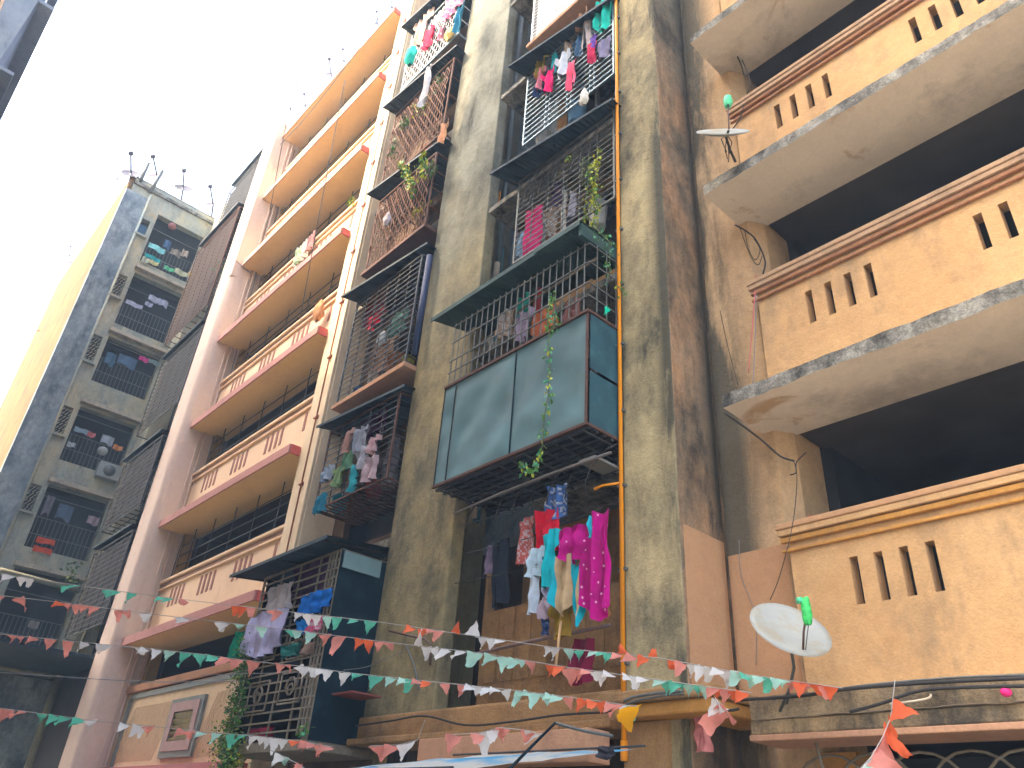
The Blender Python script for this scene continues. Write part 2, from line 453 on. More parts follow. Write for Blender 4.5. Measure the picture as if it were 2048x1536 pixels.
def rough_slab(x0, x1, y0, y1, z0, z1, amp=0.012, step=0.12, front_only=False):
    """slab whose front edge is chipped and uneven"""
    mb = MB()
    n = max(2, int((x1 - x0) / step))
    ys = [(y0, z0, 1.0), (y0, (z0 + z1) / 2, 1.0), (y0, z1, 1.0), (y1, z1, 0), (y1, z0, 0), (y0 + 0.25, z0, 0)]
    sd = R.uniform(0, 100)
    K = len(ys)
    for i in range(n + 1):
        x = x0 + (x1 - x0) * i / n
        for k, (y, z, w) in enumerate(ys):
            d = mnoise.noise(Vector((x * 3 + sd, k * 5.1, z))) * amp * w + mnoise.noise(Vector((x * 11 + sd, k * 3.3, z))) * amp * 0.8 * w
            d2 = mnoise.noise(Vector((x * 7 + sd, k * 9.1, z + 7))) * amp * w
            mb.v.append((x, y + d, z + (d2 if k in (0, 2) else 0)))
    for i in range(n):
        for k in range(K):
            k2 = (k + 1) % K
            a0 = i * K
            mb.f.append((a0 + k, a0 + K + k, a0 + K + k2, a0 + k2))
    mb.f.append(tuple(range(K)))
    mb.f.append(tuple(n * K + k for k in range(K))[::-1])
    return mb

# ================================================================== GROUND
g = MB().box(-80, 40, -40, 40, -0.3, 0.0).build('ground', M_GROUND, kind='structure')
road = MB().box(-70, 60, -1.2, 5.2, 0.004, 0.02).build('road', mat('worn_road', (0.46, 0.42, 0.35), 0.9, var=0.25, scale=3, bump=0.5), kind='structure')

hz = bpy.data.materials.new('thin_smoke')
hz.use_nodes = True
hz.node_tree.nodes.remove(hz.node_tree.nodes['Principled BSDF'])
pv = hz.node_tree.nodes.new('ShaderNodeVolumePrincipled')
pv.inputs['Color'].default_value = (0.62, 0.82, 1.0, 1)
pv.inputs['Density'].default_value = 0.0038
hz.node_tree.links.new(pv.outputs[0], hz.node_tree.nodes['Material Output'].inputs['Volume'])
MB().box(-82, 42, -42, 42, -1.3, 30.5).build('haze', hz, kind='stuff')

# ================================================================== RIGHT BLOCK (wide verandas, pier, column, caged bay)
RT = 27.5
RB = thing('veranda_block', (-4, 8, 0), 'stained sand coloured apartment block with wide open verandas and grimy slab edges', 'building')
LV = [2.65, 5.62, 8.64, 11.62, 14.62, 17.62, 20.62, 23.62]
for k, z in enumerate(LV):
    z1 = z + (0.15 if k else 0.17)
    s_ = rough_slab(-3.77, 7.0, 6.1, 7.1, z, z1, 0.014, 0.08)
    sl_ = s_.build('slab', [P_SOFR, P_FASC], RB)
    me = sl_.data
    for p in me.polygons:                # the street edge and its nose are bare chipped concrete
        c = p.center
        if abs(p.normal.y) > 0.6 and c.y + ORG[RB.name].y < 6.3: p.material_index = 1
    if k == 0: me.materials[1] = P_GRIMY
    rb = MB().box(-3.5, 7, 7.1, 10.5, z + 0.02, z1).build('floor_slab', mat('shade_dark_ceiling', (0.075, 0.065, 0.055), 0.9, var=0.4, scale=1.2), RB)  # dark base paints in the shade inside the veranda
    if k < len(LV) - 1:
        zb, zt = z1, z + 1.50
        holes = []
        for gx in (-2.95, -1.24, 0.47, 2.18):
            for i in range(4):
                x = gx + i * 0.218
                holes.append((x, x + 0.078, z + 0.935, z + 1.355))
        MB().holed(-3.50, 7, zb, zt + 0.22, holes, 6.60, 6.75).build('parapet', P_R, RB)
        cm = P_CORN1 if k == 0 else P_CORN
        b = MB()
        b.box(-3.56, 7, 6.56, 6.598, zt + 0.01, zt + 0.04)
        b.box(-3.56, 7, 6.55, 6.598, zt + 0.10, zt + 0.15)
        b.build('moulding', cm, RB, bevel=0.008)
        MB().box(-3.58, 7, 6.51, 6.77, zt + 0.222, zt + 0.28).build('coping', P_COPE if k else P_RPAINT, RB, bevel=0.012)
        MB().box(-3.57, 7, 6.525, 6.596, zt + 0.162, zt + 0.220).build('coping_band', P_R if k == 0 else P_COPE, RB, bevel=0.006)
MB().box(-3.4, 7, 10.3, 10.5, 0, RT).build('rear_wall', mat('shade_dark_wall', (0.05, 0.042, 0.036), 0.9, var=0.5, scale=0.8), RB)  # rear wall darkened too, interior shade put into its colour
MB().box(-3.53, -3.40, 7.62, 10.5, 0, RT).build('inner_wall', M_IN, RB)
# partition further along the veranda (a pale strip shows at the right edge)
for k in range(1, 4):
    MB().box(-1.2, -0.9, 8.6, 10.3, LV[k - 1] + 0.17, LV[k]).build('inner_post', P_TAN, RB)
MB().prism([(-4.34, 6.85), (-3.65, 6.85), (-3.52, 7.05), (-3.52, 7.6), (-4.34, 7.6)], 0, RT).build('wall', P_RW, RB)
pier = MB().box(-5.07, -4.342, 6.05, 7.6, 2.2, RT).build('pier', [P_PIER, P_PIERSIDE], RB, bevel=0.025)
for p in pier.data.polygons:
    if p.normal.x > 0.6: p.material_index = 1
MB().box(-4.36, -4.338, 6.10, 6.846, 2.95, 4.5).build('painted_band', P_RPAINT, RB)
MB().box(-4.336, -3.66, 6.843, 6.846, 2.95, 4.36).build('painted_band', P_RPAINT, RB)
# first floor ledge and what hangs under it
MB().box(-3.80, 7, 6.13, 6.6, 2.53, 2.645).build('ledge_beam', P_GRIMY, RB, bevel=0.015)
MB().box(-3.80, 7, 6.10, 6.6, 2.48, 2.528).build('ledge_lip', P_PEACHB, RB, bevel=0.01)
MB().box(-5.06, -3.90, 5.75, 6.84, 2.80, 2.90).build('pier_ledge', P_TAN, RB, bevel=0.02)
MB().box(-5.0, -3.93, 5.80, 6.84, 2.68, 2.795).build('pier_bracket', P_CORN1, RB, bevel=0.02)
MB().box(-5.05, -4.55, 6.0, 6.9, 0, 2.67).build('pier_base', P_TAN, RB)
MB().box(-3.85, -3.3, 6.9, 7.4, 0, 2.48).build('shop_wall', P_CORN1, RB)
MB().box(-4.5, 7, 7.45, 7.5, 0, 2.48).build('shop_wall', M_IN, RB)
# column 1 and the bay between it and the pier
col1 = MB().box(-9.64, -8.09, 6.05, 6.27, 2.7, RT).build('column', [P_COL], RB, bevel=0.02)
MB().box(-9.60, -9.3, 6.275, 8.5, 0, RT).build('column_return', P_COL, RB)
MB().box(-8.5, -5.08, 7.75, 7.9, 5.6, RT).build('recess_wall', P_TAN, RB)
MB().box(-9.28, -7.3, 7.60, 7.74, 5.6, RT).build('duct_wall', P_WDARK, RB)
for k, z in enumerate(LV[:-1]):
    if k == 0: continue
    # window box of the flat, with its opening behind the cage
    MB().holed(-7.15, -5.075, z + 0.14, LV[k + 1] - 0.01, [(-6.9, -5.5, z + 0.6, z + 2.1)], 6.75, 6.88).build('window_wall', P_TAN, RB)
    MB().box(-7.17, -5.075, 6.62, 7.74, z - 0.02, z + 0.13).build('floor_slab', P_FASC, RB)
    MB().box(-7.15, -7.03, 6.9, 7.74, z + 0.14, LV[k + 1] - 0.03).build('window_box_side', P_PEACHB, RB)
    MB().box(-6.9, -5.5, 7.3, 7.35, z + 0.6, z + 2.1).build('dark_opening', M_IN2, RB)
    w = MB().box(-6.9, -6.84, 6.78, 6.84, z + 0.6, z + 2.1).box(-5.56, -5.5, 6.78, 6.84, z + 0.6, z + 2.1).box(-6.84, -5.56, 6.78, 6.84, z + 2.04, z + 2.1).box(-6.84, -5.56, 6.78, 6.84, z + 0.6, z + 0.66).box(-6.23, -6.17, 6.78, 6.84, z + 0.66, z + 2.04)
    w.build('window', mat('worn_window_frame', (0.2, 0.2, 0.2), 0.6), RB)
    rough_slab(-7.95, -5.08, 5.98, 6.75, z + 2.36, z + 2.46, 0.01, 0.15).build('sun_shade', P_FASC, RB)
for z in (0.0,):
    # open balcony of the first floor: deep niche, panelled parapet, back wall coloured dark for its shade
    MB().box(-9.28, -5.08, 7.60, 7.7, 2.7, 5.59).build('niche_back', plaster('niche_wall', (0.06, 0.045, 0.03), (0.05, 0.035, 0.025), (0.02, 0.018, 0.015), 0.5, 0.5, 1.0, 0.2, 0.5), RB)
    MB().holed(-9.28, -5.075, 2.7, 5.0, [(-9.2, -7.95, 3.05, 5.0), (-7.9, -5.12, 4.25, 5.0)], 6.6, 6.74).build('balcony_front', P_TAN, RB)
    MB().holed(-8.14, -5.075, 2.7, 5.6, [(-7.9, -7.2, 3.9, 5.35), (-6.3, -5.4, 3.9, 5.35)], 7.45, 7.58).build('inner_front', P_TAN, RB)
    for i in range(9):
        x = -7.85 + i * 0.3
        MB().box(x, x + 0.24, 6.585, 6.598, 3.35, 4.24).build('panel', P_TAN, RB)
MB().box(-9.66, -5.075, 6.0, 6.59, 2.62, 2.98).build('plinth_beam', P_TAN, RB, bevel=0.03)
MB().box(-9.70, -5.12, 5.86, 5.99, 2.62, 2.70).build('plinth_lip', P_TAN, RB, bevel=0.02)
MB().box(-7.62, -5.09, 5.55, 5.85, 2.30, 2.58).build('shop_beam', P_PEACHB, RB, bevel=0.01)
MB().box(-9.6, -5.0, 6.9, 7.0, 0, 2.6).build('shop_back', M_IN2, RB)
for x in (-9.3, -8.55, -7.9):
    MB().box(x, x + 0.16, 6.3, 6.5, 0, 2.6).build('shop_post', M_BARD, RB)
# bay 2 wall behind the left cages
MB().holed(-13.1, -9.645, 0, RT - 2, [(-12.7, -10.1, z + 0.55, z + 2.1) for z in LV[:7]], 6.92, 7.05).build('bay_wall', plaster('dim_brown_wall', (0.14, 0.09, 0.055), (0.10, 0.07, 0.05), (0.04, 0.035, 0.03), 0.5, 0.4, 1.0, 0.2, 0.4), RB)  # wall darkened to paint in the shade behind the cages
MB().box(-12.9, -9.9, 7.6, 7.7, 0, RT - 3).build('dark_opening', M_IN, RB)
for z in LV[:7]:
    MB().box(-13.1, -9.66, 6.4, 6.918, z - 0.02, z + 0.12).build('floor_slab', P_FASC, RB)
MB().box(-13.1, 7, 7.0, 12, RT, RT + 0.3).build('roof_slab', P_FASC, RB)

# ================================================================== PINK BLOCK
PB = thing('pink_block', (-17.5, 8, 0), 'dusty pink apartment block with long ochre balcony soffits between a column and cream pilaster', 'building')
PL = [5.25, 8.30, 11.30, 14.30, 17.26, 20.28, 23.36]
GX = [-20.05, -18.28, -16.45, -14.62]
for k, z in enumerate(PL):
    top = k == len(PL) - 1
    MB().box(-20.98, -13.93, 6.03, 7.1, z, z + 0.16).build('slab', P_OCHRE, PB)
    MB().box(-21.0, -13.91, 5.99, 6.03, z - 0.012, z + 0.19).build('fascia', P_REDF if k < 4 else P_PEACHF, PB, bevel=0.006)
    MB().box(-13.93, -13.89, 6.032, 6.24, z - 0.01, z + 0.188).build('slab_end', mat('bright_red_paint', (0.50, 0.10, 0.08), 0.7), PB)
    MB().box(-20.7, -13.8, 7.1, 9.5, z + 0.02, z + 0.16).build('floor_slab', M_IN2, PB)
    if top: continue
    zt = z + 1.42
    MB().box(-20.95, -13.9, 6.50, 6.62, z + 0.19, zt + 0.2).build('parapet', P_PARP, PB)
    m_ = MB()
    m_.box(-20.9, -13.89, 6.44, 6.498, zt + 0.02, zt + 0.07)
    m_.box(-20.92, -13.89, 6.41, 6.497, zt + 0.20, zt + 0.27)
    m_.build('moulding', P_PARP, PB, bevel=0.01)
    MB().box(-20.9, -13.885, 6.47, 6.499, zt + 0.085, zt + 0.18).build('moulding_band', mat('brown_band_paint', (0.33, 0.19, 0.12), 0.85), PB)
    for gx in GX:
        for i in range(4):
            x = gx + i * 0.245
            if x + 0.11 < -13.95:
                piece('slot', M_BROWNSLOT, PB, (x + 0.05, 6.497, z + 1.14), (0.10, 0.02, 0.46))
    # thin grille in the opening
    zo = PL[k + 1]
    for i in range(4):
        piece('grille_bar', M_BARD, PB, (-17.4, 6.70, zt + 0.45 + i * 0.28), (6.9, 0.018, 0.018))
    for i in range(6):
        piece('grille_bar', M_BARD, PB, (-20.2 + i * 1.2, 6.72, (zt + 0.2 + zo) / 2), (0.02, 0.02, zo - zt - 0.2))
# lowest floor: open strip over a tiled panel
MB().box(-20.95, -13.0, 6.50, 6.64, 2.55, 4.18).build('tiled_panel_wall', plaster('mesh_tile', (0.68, 0.52, 0.33), (0.64, 0.49, 0.31), (0.35, 0.25, 0.14), 0.2, 0.15, 0.8, 0.12, 0.3), PB)
MB().box(-20.95, -13.0, 6.42, 6.498, 4.2, 4.36).build('sill', P_PEACHB, PB, bevel=0.01)
MB().box(-20.6, -13.0, 6.46, 6.499, 4.05, 4.15).build('teal_trim', mat('teal_trim_paint', (0.20, 0.23, 0.21), 0.7), PB)
MB().box(-20.62, -20.5, 6.44, 6.499, 2.55, 4.05).build('teal_trim', MAT['teal_trim_paint'], PB)
wf = MB().holed(-17.78, -16.12, 2.72, 3.84, [(-17.5, -16.4, 2.98, 3.62)], 6.43, 6.5).build('window', MAT['teal_trim_paint'], PB)
MB().holed(-17.66, -16.24, 2.84, 3.76, [(-17.45, -16.45, 3.02, 3.58)], 6.405, 6.428).build('frame', mat('mauve_frame', (0.38, 0.25, 0.23), 0.7), wf)
for i in range(5):
    piece('pane', mat('amber_louvre', (0.20, 0.17, 0.04), 0.3, var=0.5, scale=5), wf, (-16.95, 6.47, 3.04 + i * 0.12), (1.1, 0.06, 0.10), (0.5, 0, 0))
# little square wall tiles, two rows of relief so the panel is not flat
for i in range(60):
    piece('tile_rib', MAT['mesh_tile'], PB, (-20.4 + i * 0.12, 6.494, 3.28), (0.03, 0.014, 1.3), (0, 0.5, 0)) if not -17.9 < -20.4 + i * 0.12 < -16.0 else None
MB().box(-20.9, -13.2, 5.9, 6.6, 2.28, 2.52).build('signboard', mat('red_signboard', (0.42, 0.07, 0.07), 0.5, var=0.15, scale=2), PB)
MB().box(-21, -13, 7.05, 7.15, 0, 2.5).build('shop_back', M_IN, PB)
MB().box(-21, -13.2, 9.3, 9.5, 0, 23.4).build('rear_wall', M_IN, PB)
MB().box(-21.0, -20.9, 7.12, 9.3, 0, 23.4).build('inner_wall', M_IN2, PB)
# left column, right pilaster
pc = MB()
r_ = 0.22
poly = [(-22.05, 5.77)] + [(-21.0 - r_ + r_ * math.sin(t_ * math.pi / 10), 5.77 + r_ - r_ * math.cos(t_ * math.pi / 10)) for t_ in range(6)] + [(-21.0, 6.9), (-22.05, 6.9)]
pc.prism(poly, 0, 16.8).build('column', P_PINK, PB)
MB().box(-22.05, -21.0, 5.77, 6.9, 16.8, 24.1).build('column', P_PINK, PB, bevel=0.02)
for i, (x, y, w) in enumerate([(-20.99, 6.30, 0.05), (-20.96, 6.42, 0.06), (-20.98, 6.64, 0.04)]):
    MB().box(-21.0, x + w, y, y + 0.05, 2.5, 23.3).build('column_rib', P_PINK, PB, bevel=0.008)
MB().box(-20.999, -20.80, 6.72, 6.98, 2.5, 23.3).build('jamb', plaster('ochre_jamb', (0.42, 0.28, 0.12), (0.36, 0.25, 0.12), (0.15, 0.11, 0.07), 0.4, 0.4, 0.8, 0.1, 0.3), PB, bevel=0.01)
MB().box(-13.90, -13.1, 6.25, 6.92, 0, 24.2).build('pilaster', P_CREAM, PB, bevel=0.02)
MB().box(-13.30, -13.12, 6.19, 6.248, 5.0, 24.2).build('pilaster_rib', P_CREAM, PB, bevel=0.015)
MB().box(-22.0, -13.2, 7.12, 12, 23.55, 23.8).build('roof_slab', P_FASC, PB)
for x, y in ((-13.42, 6.20), (-13.34, 6.17)):
    mb = MB()
    mb.tube([(x, y, 5.0), (x, y, 24.0)], 0.014, 6)
    mb.build('pipe', M_PIPER, PB)
for i in range(12):
    piece('pipe_clamp', M_PIPER, PB, (-13.38, 6.20, 6.0 + i * 1.5), (0.2, 0.07, 0.03))
# far bay wall behind the far cages, roof at the same height
MB().holed(-27.35, -22.06, 0, 23.9, [(-26.6, -22.9, z + 0.6, z + 2.2) for z in (5.25, 8.3, 11.3, 14.3, 17.3, 20.3)], 6.92, 7.05).build('bay_wall', P_BAY3, PB)
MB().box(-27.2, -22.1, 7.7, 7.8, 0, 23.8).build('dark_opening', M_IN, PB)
MB().box(-27.35, -22.06, 7.06, 12, 23.6, 23.8).build('roof_slab', P_FASC, PB)

# ================================================================== LEFT WING
WB = thing('wing_block', (-32, 8, 0), 'tall grey green wing with gold sunlit street face and a damp black corner strip', 'building')
WL = [2.2, 5.2, 8.2, 11.0, 14.0, 17.0, 20.0]
WT = 23.95
holes = []
ops = {5.2: (0.5, 2.9), 8.2: (0.55, 2.65), 11.0: (0.75, 2.78), 14.0: (0.85, 2.75), 17.0: (0.35, 2.75), 20.0: (0.35, 2.78), 2.2: (0.3, 2.6)}
for z in WL:
    a0, a1 = ops[z]
    holes.append((4.2, 6.12, z + a0, z + a1))
vents = [(21.45, 22.25), (18.4, 19.4), (15.5, 16.6), (12.6, 13.62), (9.85, 10.72), (7.0, 7.9)]
for a0, a1 in vents: holes.append((3.70, 4.03, a0, a1))
MB().holed(2.95, 6.30, 0, WT - 0.02, holes, -28.1, -27.8, axis='y').build('side_wall', P_WSIDE, WB)
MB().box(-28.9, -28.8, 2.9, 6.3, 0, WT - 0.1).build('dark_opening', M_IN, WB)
MB().box(-38.1, -27.85, 2.78, 2.94, 0, WT).build('street_face', P_WFRONT, WB)
MB().box(-27.99, -27.74, 2.775, 3.64, 0, WT - 0.75).build('corner_strip', P_WDARK, WB, bevel=0.02)
MB().box(-38.1, -27.86, 2.95, 10, WT - 0.1, WT + 0.1).build('roof_slab', P_FASC, WB)
MB().box(-27.98, -27.72, 2.95, 6.35, WT - 0.35, WT - 0.22).build('roof_ledge', P_FASC, WB)
MB().box(-38.1, -38.0, 2.95, 9.9, 0, WT - 0.1).build('far_wall', P_WDARK, WB)
MB().box(-27.8, -26.75, 6.28, 6.9, 0, 24.3).build('corner_column', plaster('olive_column', (0.56, 0.56, 0.42), (0.5, 0.5, 0.38), (0.1, 0.1, 0.08), 0.4, 0.4, 0.9, 0.1, 0.3), WB, bevel=0.02)
for z in WL[1:]:
    MB().box(-27.798, -27.55, 4.12, 6.26, z - 0.12, z + 0.02).build('slab', plaster('pale_slab', (0.5, 0.44, 0.33), (0.42, 0.38, 0.3), (0.1, 0.1, 0.08), 0.4, 0.3, 1.5, 0.15, 0.4), WB, bevel=0.01)
    MB().box(-28.7, -28.12, 4.0, 6.27, z - 0.1, z).build('floor_slab', M_IN2, WB)
    for i in range(14):
        piece('railing_bar', M_BARG, WB, (-27.84, 4.28 + i * 0.135, z + ops[z][0] + 0.5), (0.02, 0.02, 1.0))
    for q in (0.45, 1.0, 1.7):
        piece('railing_bar', M_BARG, WB, (-27.84, 5.16, z + ops[z][0] + q), (0.025, 1.9, 0.025))
for n_, (a0, a1) in enumerate(vents):
    MB().box(-27.798, -27.6, 3.62, 4.1, a0 - 0.14, a0 - 0.06).build('vent_ledge', P_WSIDE, WB)
    if n_ == 0:
        MB().box(-28.0, -27.95, 3.70, 4.03, a0, a1 - 0.2).build('window', mat('blue_pane', (0.03, 0.09, 0.16), 0.3), WB)
    else:
        v = MB()
        ny, nz = 3, 7
        for j in range(nz):
            for i in range(ny):
                y = 3.72 + i * 0.105 + (0.03 if j % 2 else 0); z = a0 + 0.03 + j * (a1 - a0 - 0.05) / nz
                v.bar((-27.86, y, z), (-27.86, y + 0.07, z + 0.10), 0.03)
        v.build('vent_lattice', P_WSIDE, WB)
# ceiling fan like round thing under the top soffit stays out; rain pipe down the face
mb = MB(); mb.tube([(-27.68, 3.66, 1), (-27.68, 3.66, 23.4)], 0.05, 7); mb.build('pipe', P_WSIDE, WB)

# ================================================================== OPPOSITE SIDE OF THE STREET (seen only at the top left; unseen blocks shaped to set the shade edges)
def opp_block(name, x0, x1, y_front0, y_front1, depth, h, label, material):
    o = thing(name, ((x0 + x1) / 2, y_front0 - 3, 0), label, 'building')
    MB().prism([(x0, y_front0), (x1, y_front1), (x1, y_front1 - depth), (x0, y_front0 - depth)], 0, h).build('wall', material, o)
    n = int((x1 - x0) / 2.4)
    for fl in range(int(h / 3)):
        for i in range(n):
            x = x0 + 0.8 + i * 2.4; y = y_front0 + (y_front1 - y_front0) * (x - x0) / (x1 - x0)
            piece('window', M_IN, o, (x + 0.6, y, fl * 3 + 2), (1.2, 0.14, 1.3))
    return o
OA = opp_block('overhead_block', -26.5, -20.3, -2.16, -2.02, 6, 24.5, 'blue shaded block with sunlit roof edge in the top left corner of the picture', P_OPPB)
MB().prism([(-26.5, -1.97), (-22.9, -1.83), (-20.3, -1.73), (-20.3, -2.01), (-26.5, -2.14)], 24.52, 25.05).build('roof_edge', P_OPPB, OA)
MB().prism([(-28.9, -2.42), (-26.5, -2.26), (-26.5, -8), (-28.9, -8)], 0, 24.9).build('block_step', P_OPPB, OA)
for z in (22.0, 19.0):
    MB().prism([(-26.4, -1.72), (-20.3, -1.6), (-20.3, -2.0), (-26.4, -2.14)], z, z + 0.12).build('balcony_slab', P_OPPB, OA)
opp_block('opposite_low_block', -20.2, -13.75, -2.3, -2.3, 6, 18.6, 'unseen lower cream block across the street, height set to let sun over it', P_OPP)
OT = opp_block('opposite_tall_block', -13.1, -8.6, -2.3, -2.3, 8, 27.5, 'unseen tall cream block across the street, height set to shade the grey column', P_OPP)
opp_block('opposite_corner_block', -8.5, -1.6, -2.3, -2.3, 8, 21.5, 'unseen cream corner block behind the camera, height set to shade the verandas', P_OPP)

# ================================================================== CAGES
CG = 'barred window cages along the street front'
def cage(x0, x1, yf, yb, z0, z1, label, mb_, hstep=0.14, nv=4, vpair=False, side_step=None, floor=0, style='h', frame=None, thick=0.016, awn=None, awnm=None, sheet=None, lip=None, side_sheet=None):
    frame = frame or mb_
    t = thing('window_cage', ((x0 + x1) / 2, yf, z0), label, 'window cage', CG)
    f = MB()
    for z in (z0, z1):
        f.bar((x0, yf, z), (x1, yf, z), 0.03)
        f.bar((x0, yf, z), (x0, yb, z), 0.03); f.bar((x1, yf, z), (x1, yb, z), 0.03)
    for x in (x0, x1):
        f.bar((x, yf, z0), (x, yf, z1), 0.032)
    f.build('frame', frame, t)
    n = int((z1 - z0) / hstep)
    if style in ('h', 'grid'):
        for i in range(1, n):
            z = z0 + (z1 - z0) * i / n
            piece('bar', mb_, t, ((x0 + x1) / 2, yf - 0.006, z), (x1 - x0, thick, thick))
            if side_step: piece('side_bar', mb_, t, (x1, (yf + yb) / 2, z), (thick, yb - yf, thick))
        for i in range(1, nv):
            x = x0 + (x1 - x0) * i / nv
            piece('upright', mb_, t, (x, yf + 0.012, (z0 + z1) / 2), (thick * 1.2, thick, z1 - z0))
            if vpair: piece('upright', mb_, t, (x + 0.09, yf + 0.012, (z0 + z1) / 2), (thick * 1.2, thick, z1 - z0))
    elif style == 'mesh':
        m_ = MB()
        k = int((x1 - x0) / 0.085)
        rows = int((z1 - z0 - 0.1) / 0.15)
        for i in range(k):
            x = x0 + 0.06 + i * 0.085
            for j in range(rows):
                zz = z0 + 0.05 + j * 0.15
                bulge = 0.06 * math.sin(math.pi * (j + .5) / rows)
                s_ = 1 if (j + i) % 2 else -1
                m_.bar((x - s_ * 0.026, yf - bulge, zz), (x + s_ * 0.026, yf - bulge, zz + 0.15), 0.014)
        m_.build('wire_mesh', mb_, t, kind='stuff')
        for i in range(1, nv):
            x = x0 + (x1 - x0) * i / nv
            piece('upright', frame, t, (x, yf + 0.012, (z0 + z1) / 2), (0.02, 0.02, z1 - z0))
        for i in range(1, 4):
            z = z0 + (z1 - z0) * i / 4
            piece('bar', frame, t, ((x0 + x1) / 2, yf + 0.01, z), (x1 - x0, 0.016, 0.016))
            if side_step: piece('side_bar', mb_, t, (x1, (yf + yb) / 2, z), (thick, yb - yf, thick))
    if floor:
        nf = int((x1 - x0) / floor)
        for i in range(1, nf):
            piece('floor_bar', frame, t, (x0 + (x1 - x0) * i / nf, (yf + yb) / 2, z0 - 0.02), (0.022, yb - yf, 0.022))
        for i in range(1, 5):
            piece('floor_bar', frame, t, ((x0 + x1) / 2, yf + (yb - yf) * i / 5, z0 + 0.01), (x1 - x0, 0.02, 0.02))
    if lip:
        MB().box(x0 - 0.1, x1 + 0.05, yf - 0.05, yb, z0 - 0.12, z0 - 0.03).build('ledge', lip, t, bevel=0.01)
    if side_sheet:
        MB().box(x1 + 0.002, x1 + 0.02, yf - 0.01, yb, z0, z1).build('side_sheet', side_sheet, t)
    if sheet:
        a0, a1, za, zb, m__ = sheet
        MB().box(a0, a1, yf + 0.04, yf + 0.06, za, zb).build('back_sheet', m__, t)
    if awn:                       # x0, x1, y_front, y_back, z_front, z_back
        ax0, ax1, ay0, ay1, az0, az1 = awn[:6]
        ayr = awn[6] if len(awn) > 6 else ay0
        axb = awn[7] if len(awn) > 7 else ax1
        nW = int((ax1 - ax0) / 0.045)
        sd = R.uniform(0, 9)
        w = MB()
        def fn(u, v, dz=0.0):
            f0 = ay0 + (ayr - ay0) * u
            x = ax0 + ((ax1 - ax0) * (1 - v) + (axb - ax0) * v) * u; y = f0 + (ay1 - f0) * v
            return (x, y, az0 + (az1 - az0) * v + 0.006 * (1 if int(u * nW) % 2 else -1) + 0.012 * mnoise.noise(Vector((x * 1.7 + sd, y, 0))) + dz)
        w.grid(lambda u, v: fn(u, v), nW, 2)
        w.grid(lambda u, v: fn(u, v, 0.014), nW, 2)
        w.bar((ax0, ay0 - 0.006, az0 - 0.005), (ax1, ayr - 0.006, az0 - 0.005), 0.012, 0.05)
        w.build('awning', awnm or M_AWN, t)
        for i in range(3):
            xx = ax0 + 0.15 + (ax1 - ax0 - 0.3) * i / 2
            beam_piece('awning_rib', M_BARD, t, (xx, max(ay0, ayr) + 0.02, az0 - 0.025), (xx, ay1, az1 - 0.025), 0.03)
    return t

XR = -5.10
# --- middle bay
cage(-7.17, XR, 5.98, 6.7, 14.95, 16.9, 'white painted barred cage with pale sheet behind it at the top of the middle bay', M_BARW, 0.10, 3, sheet=(-7.1, XR - .05, 15.0, 16.8, M_BARW),
     awn=(-7.3, -4.9, 5.56, 6.6, 16.95, 17.2, 5.85, XR), lip=P_PEACHB)
cage(-7.17, XR, 5.98, 6.7, 12.08, 14.0, 'blue grey barred cage full of bright clothes, second from top in the middle bay', M_BARB, 0.125, 4, vpair=True, side_step=1, thick=0.019,
     awn=(-7.28, -4.98, 5.56, 6.6, 13.92, 14.2, 5.88, XR))
c3 = cage(-7.17, XR, 5.98, 6.7, 9.42, 11.2, 'thin dark barred cage with arched top bars and a yellow creeper in the middle bay', M_BARG, 0.105, 6, side_step=1, thick=0.012,
     awn=(-7.42, -4.98, 5.52, 6.6, 11.22, 11.5, 5.80, XR))
arc = MB()
for i in range(9):
    x = -7.05 + i * 0.18
    arc.tube([(x + 0.02 * j, 5.58 - 0.0 * j, 9.9 + 0.75 * math.sin(j * math.pi / 12) ) if False else (x + 0.34 * (1 - math.cos(j * math.pi / 12)), 5.965, 10.45 + 0.7 * math.sin(j * math.pi / 12)) for j in range(7)], 0.007, 5)
arc.build('curved_bar', M_BARD, c3, kind='stuff')
# teal sheet cage
tc = thing('window_cage', (-6.4, 5.48, 5.64), 'big cage clad in crumpled blue green metal sheets with open bars above', 'window cage', CG)
X0, X1, YF, YB = -7.84, -5.09, 5.48, 6.6
def crumple(x0, x1, z0, z1, y):
    mb = MB(); n, k = 26, 22; sd = R.uniform(0, 50)
    def fn(u, v):
        x = x0 + (x1 - x0) * u; z = z0 + (z1 - z0) * v
        e_ = min(1, 8 * min(u, 1 - u, v, 1 - v))
        d = mnoise.noise(Vector((x * 1.3 + z * 0.7 + sd, z * 2.0 - x * 1.2, sd))) * 0.06 + mnoise.noise(Vector((x * 4 + sd, z * 5, 3))) * 0.012
        return (x, y - 0.004 + d * e_ * 0.85, z)
    mb.grid(fn, n, k); mb.smooth = True
    return mb
for a0, a1 in ((-7.83, -7.60), (-7.58, -6.36), (-6.34, -5.11)):
    crumple(a0, a1, 5.66, 7.16, YF).build('sheet', M_TEAL, tc)
for zz in ((5.66, 6.35), (6.39, 7.16)):
    MB().grid(lambda u, v: (-5.088, YF + 0.03 + (YB - YF - 0.05) * u, zz[0] + (zz[1] - zz[0]) * v), 4, 4).build('sheet', mat('side_teal_sheet', (0.03, 0.085, 0.105), 0.8, 0, 0.25, 3, alt=(0.045, 0.12, 0.14), altscale=2.5, spec=0.2), tc)
for x in (-7.84, -7.59, -6.35, -5.10):
    piece('post', M_RUST if x > -5.2 else M_TEALD, tc, (x, YF - 0.012, 6.42), (0.035 if x > -5.2 else 0.014, 0.012, 1.55))
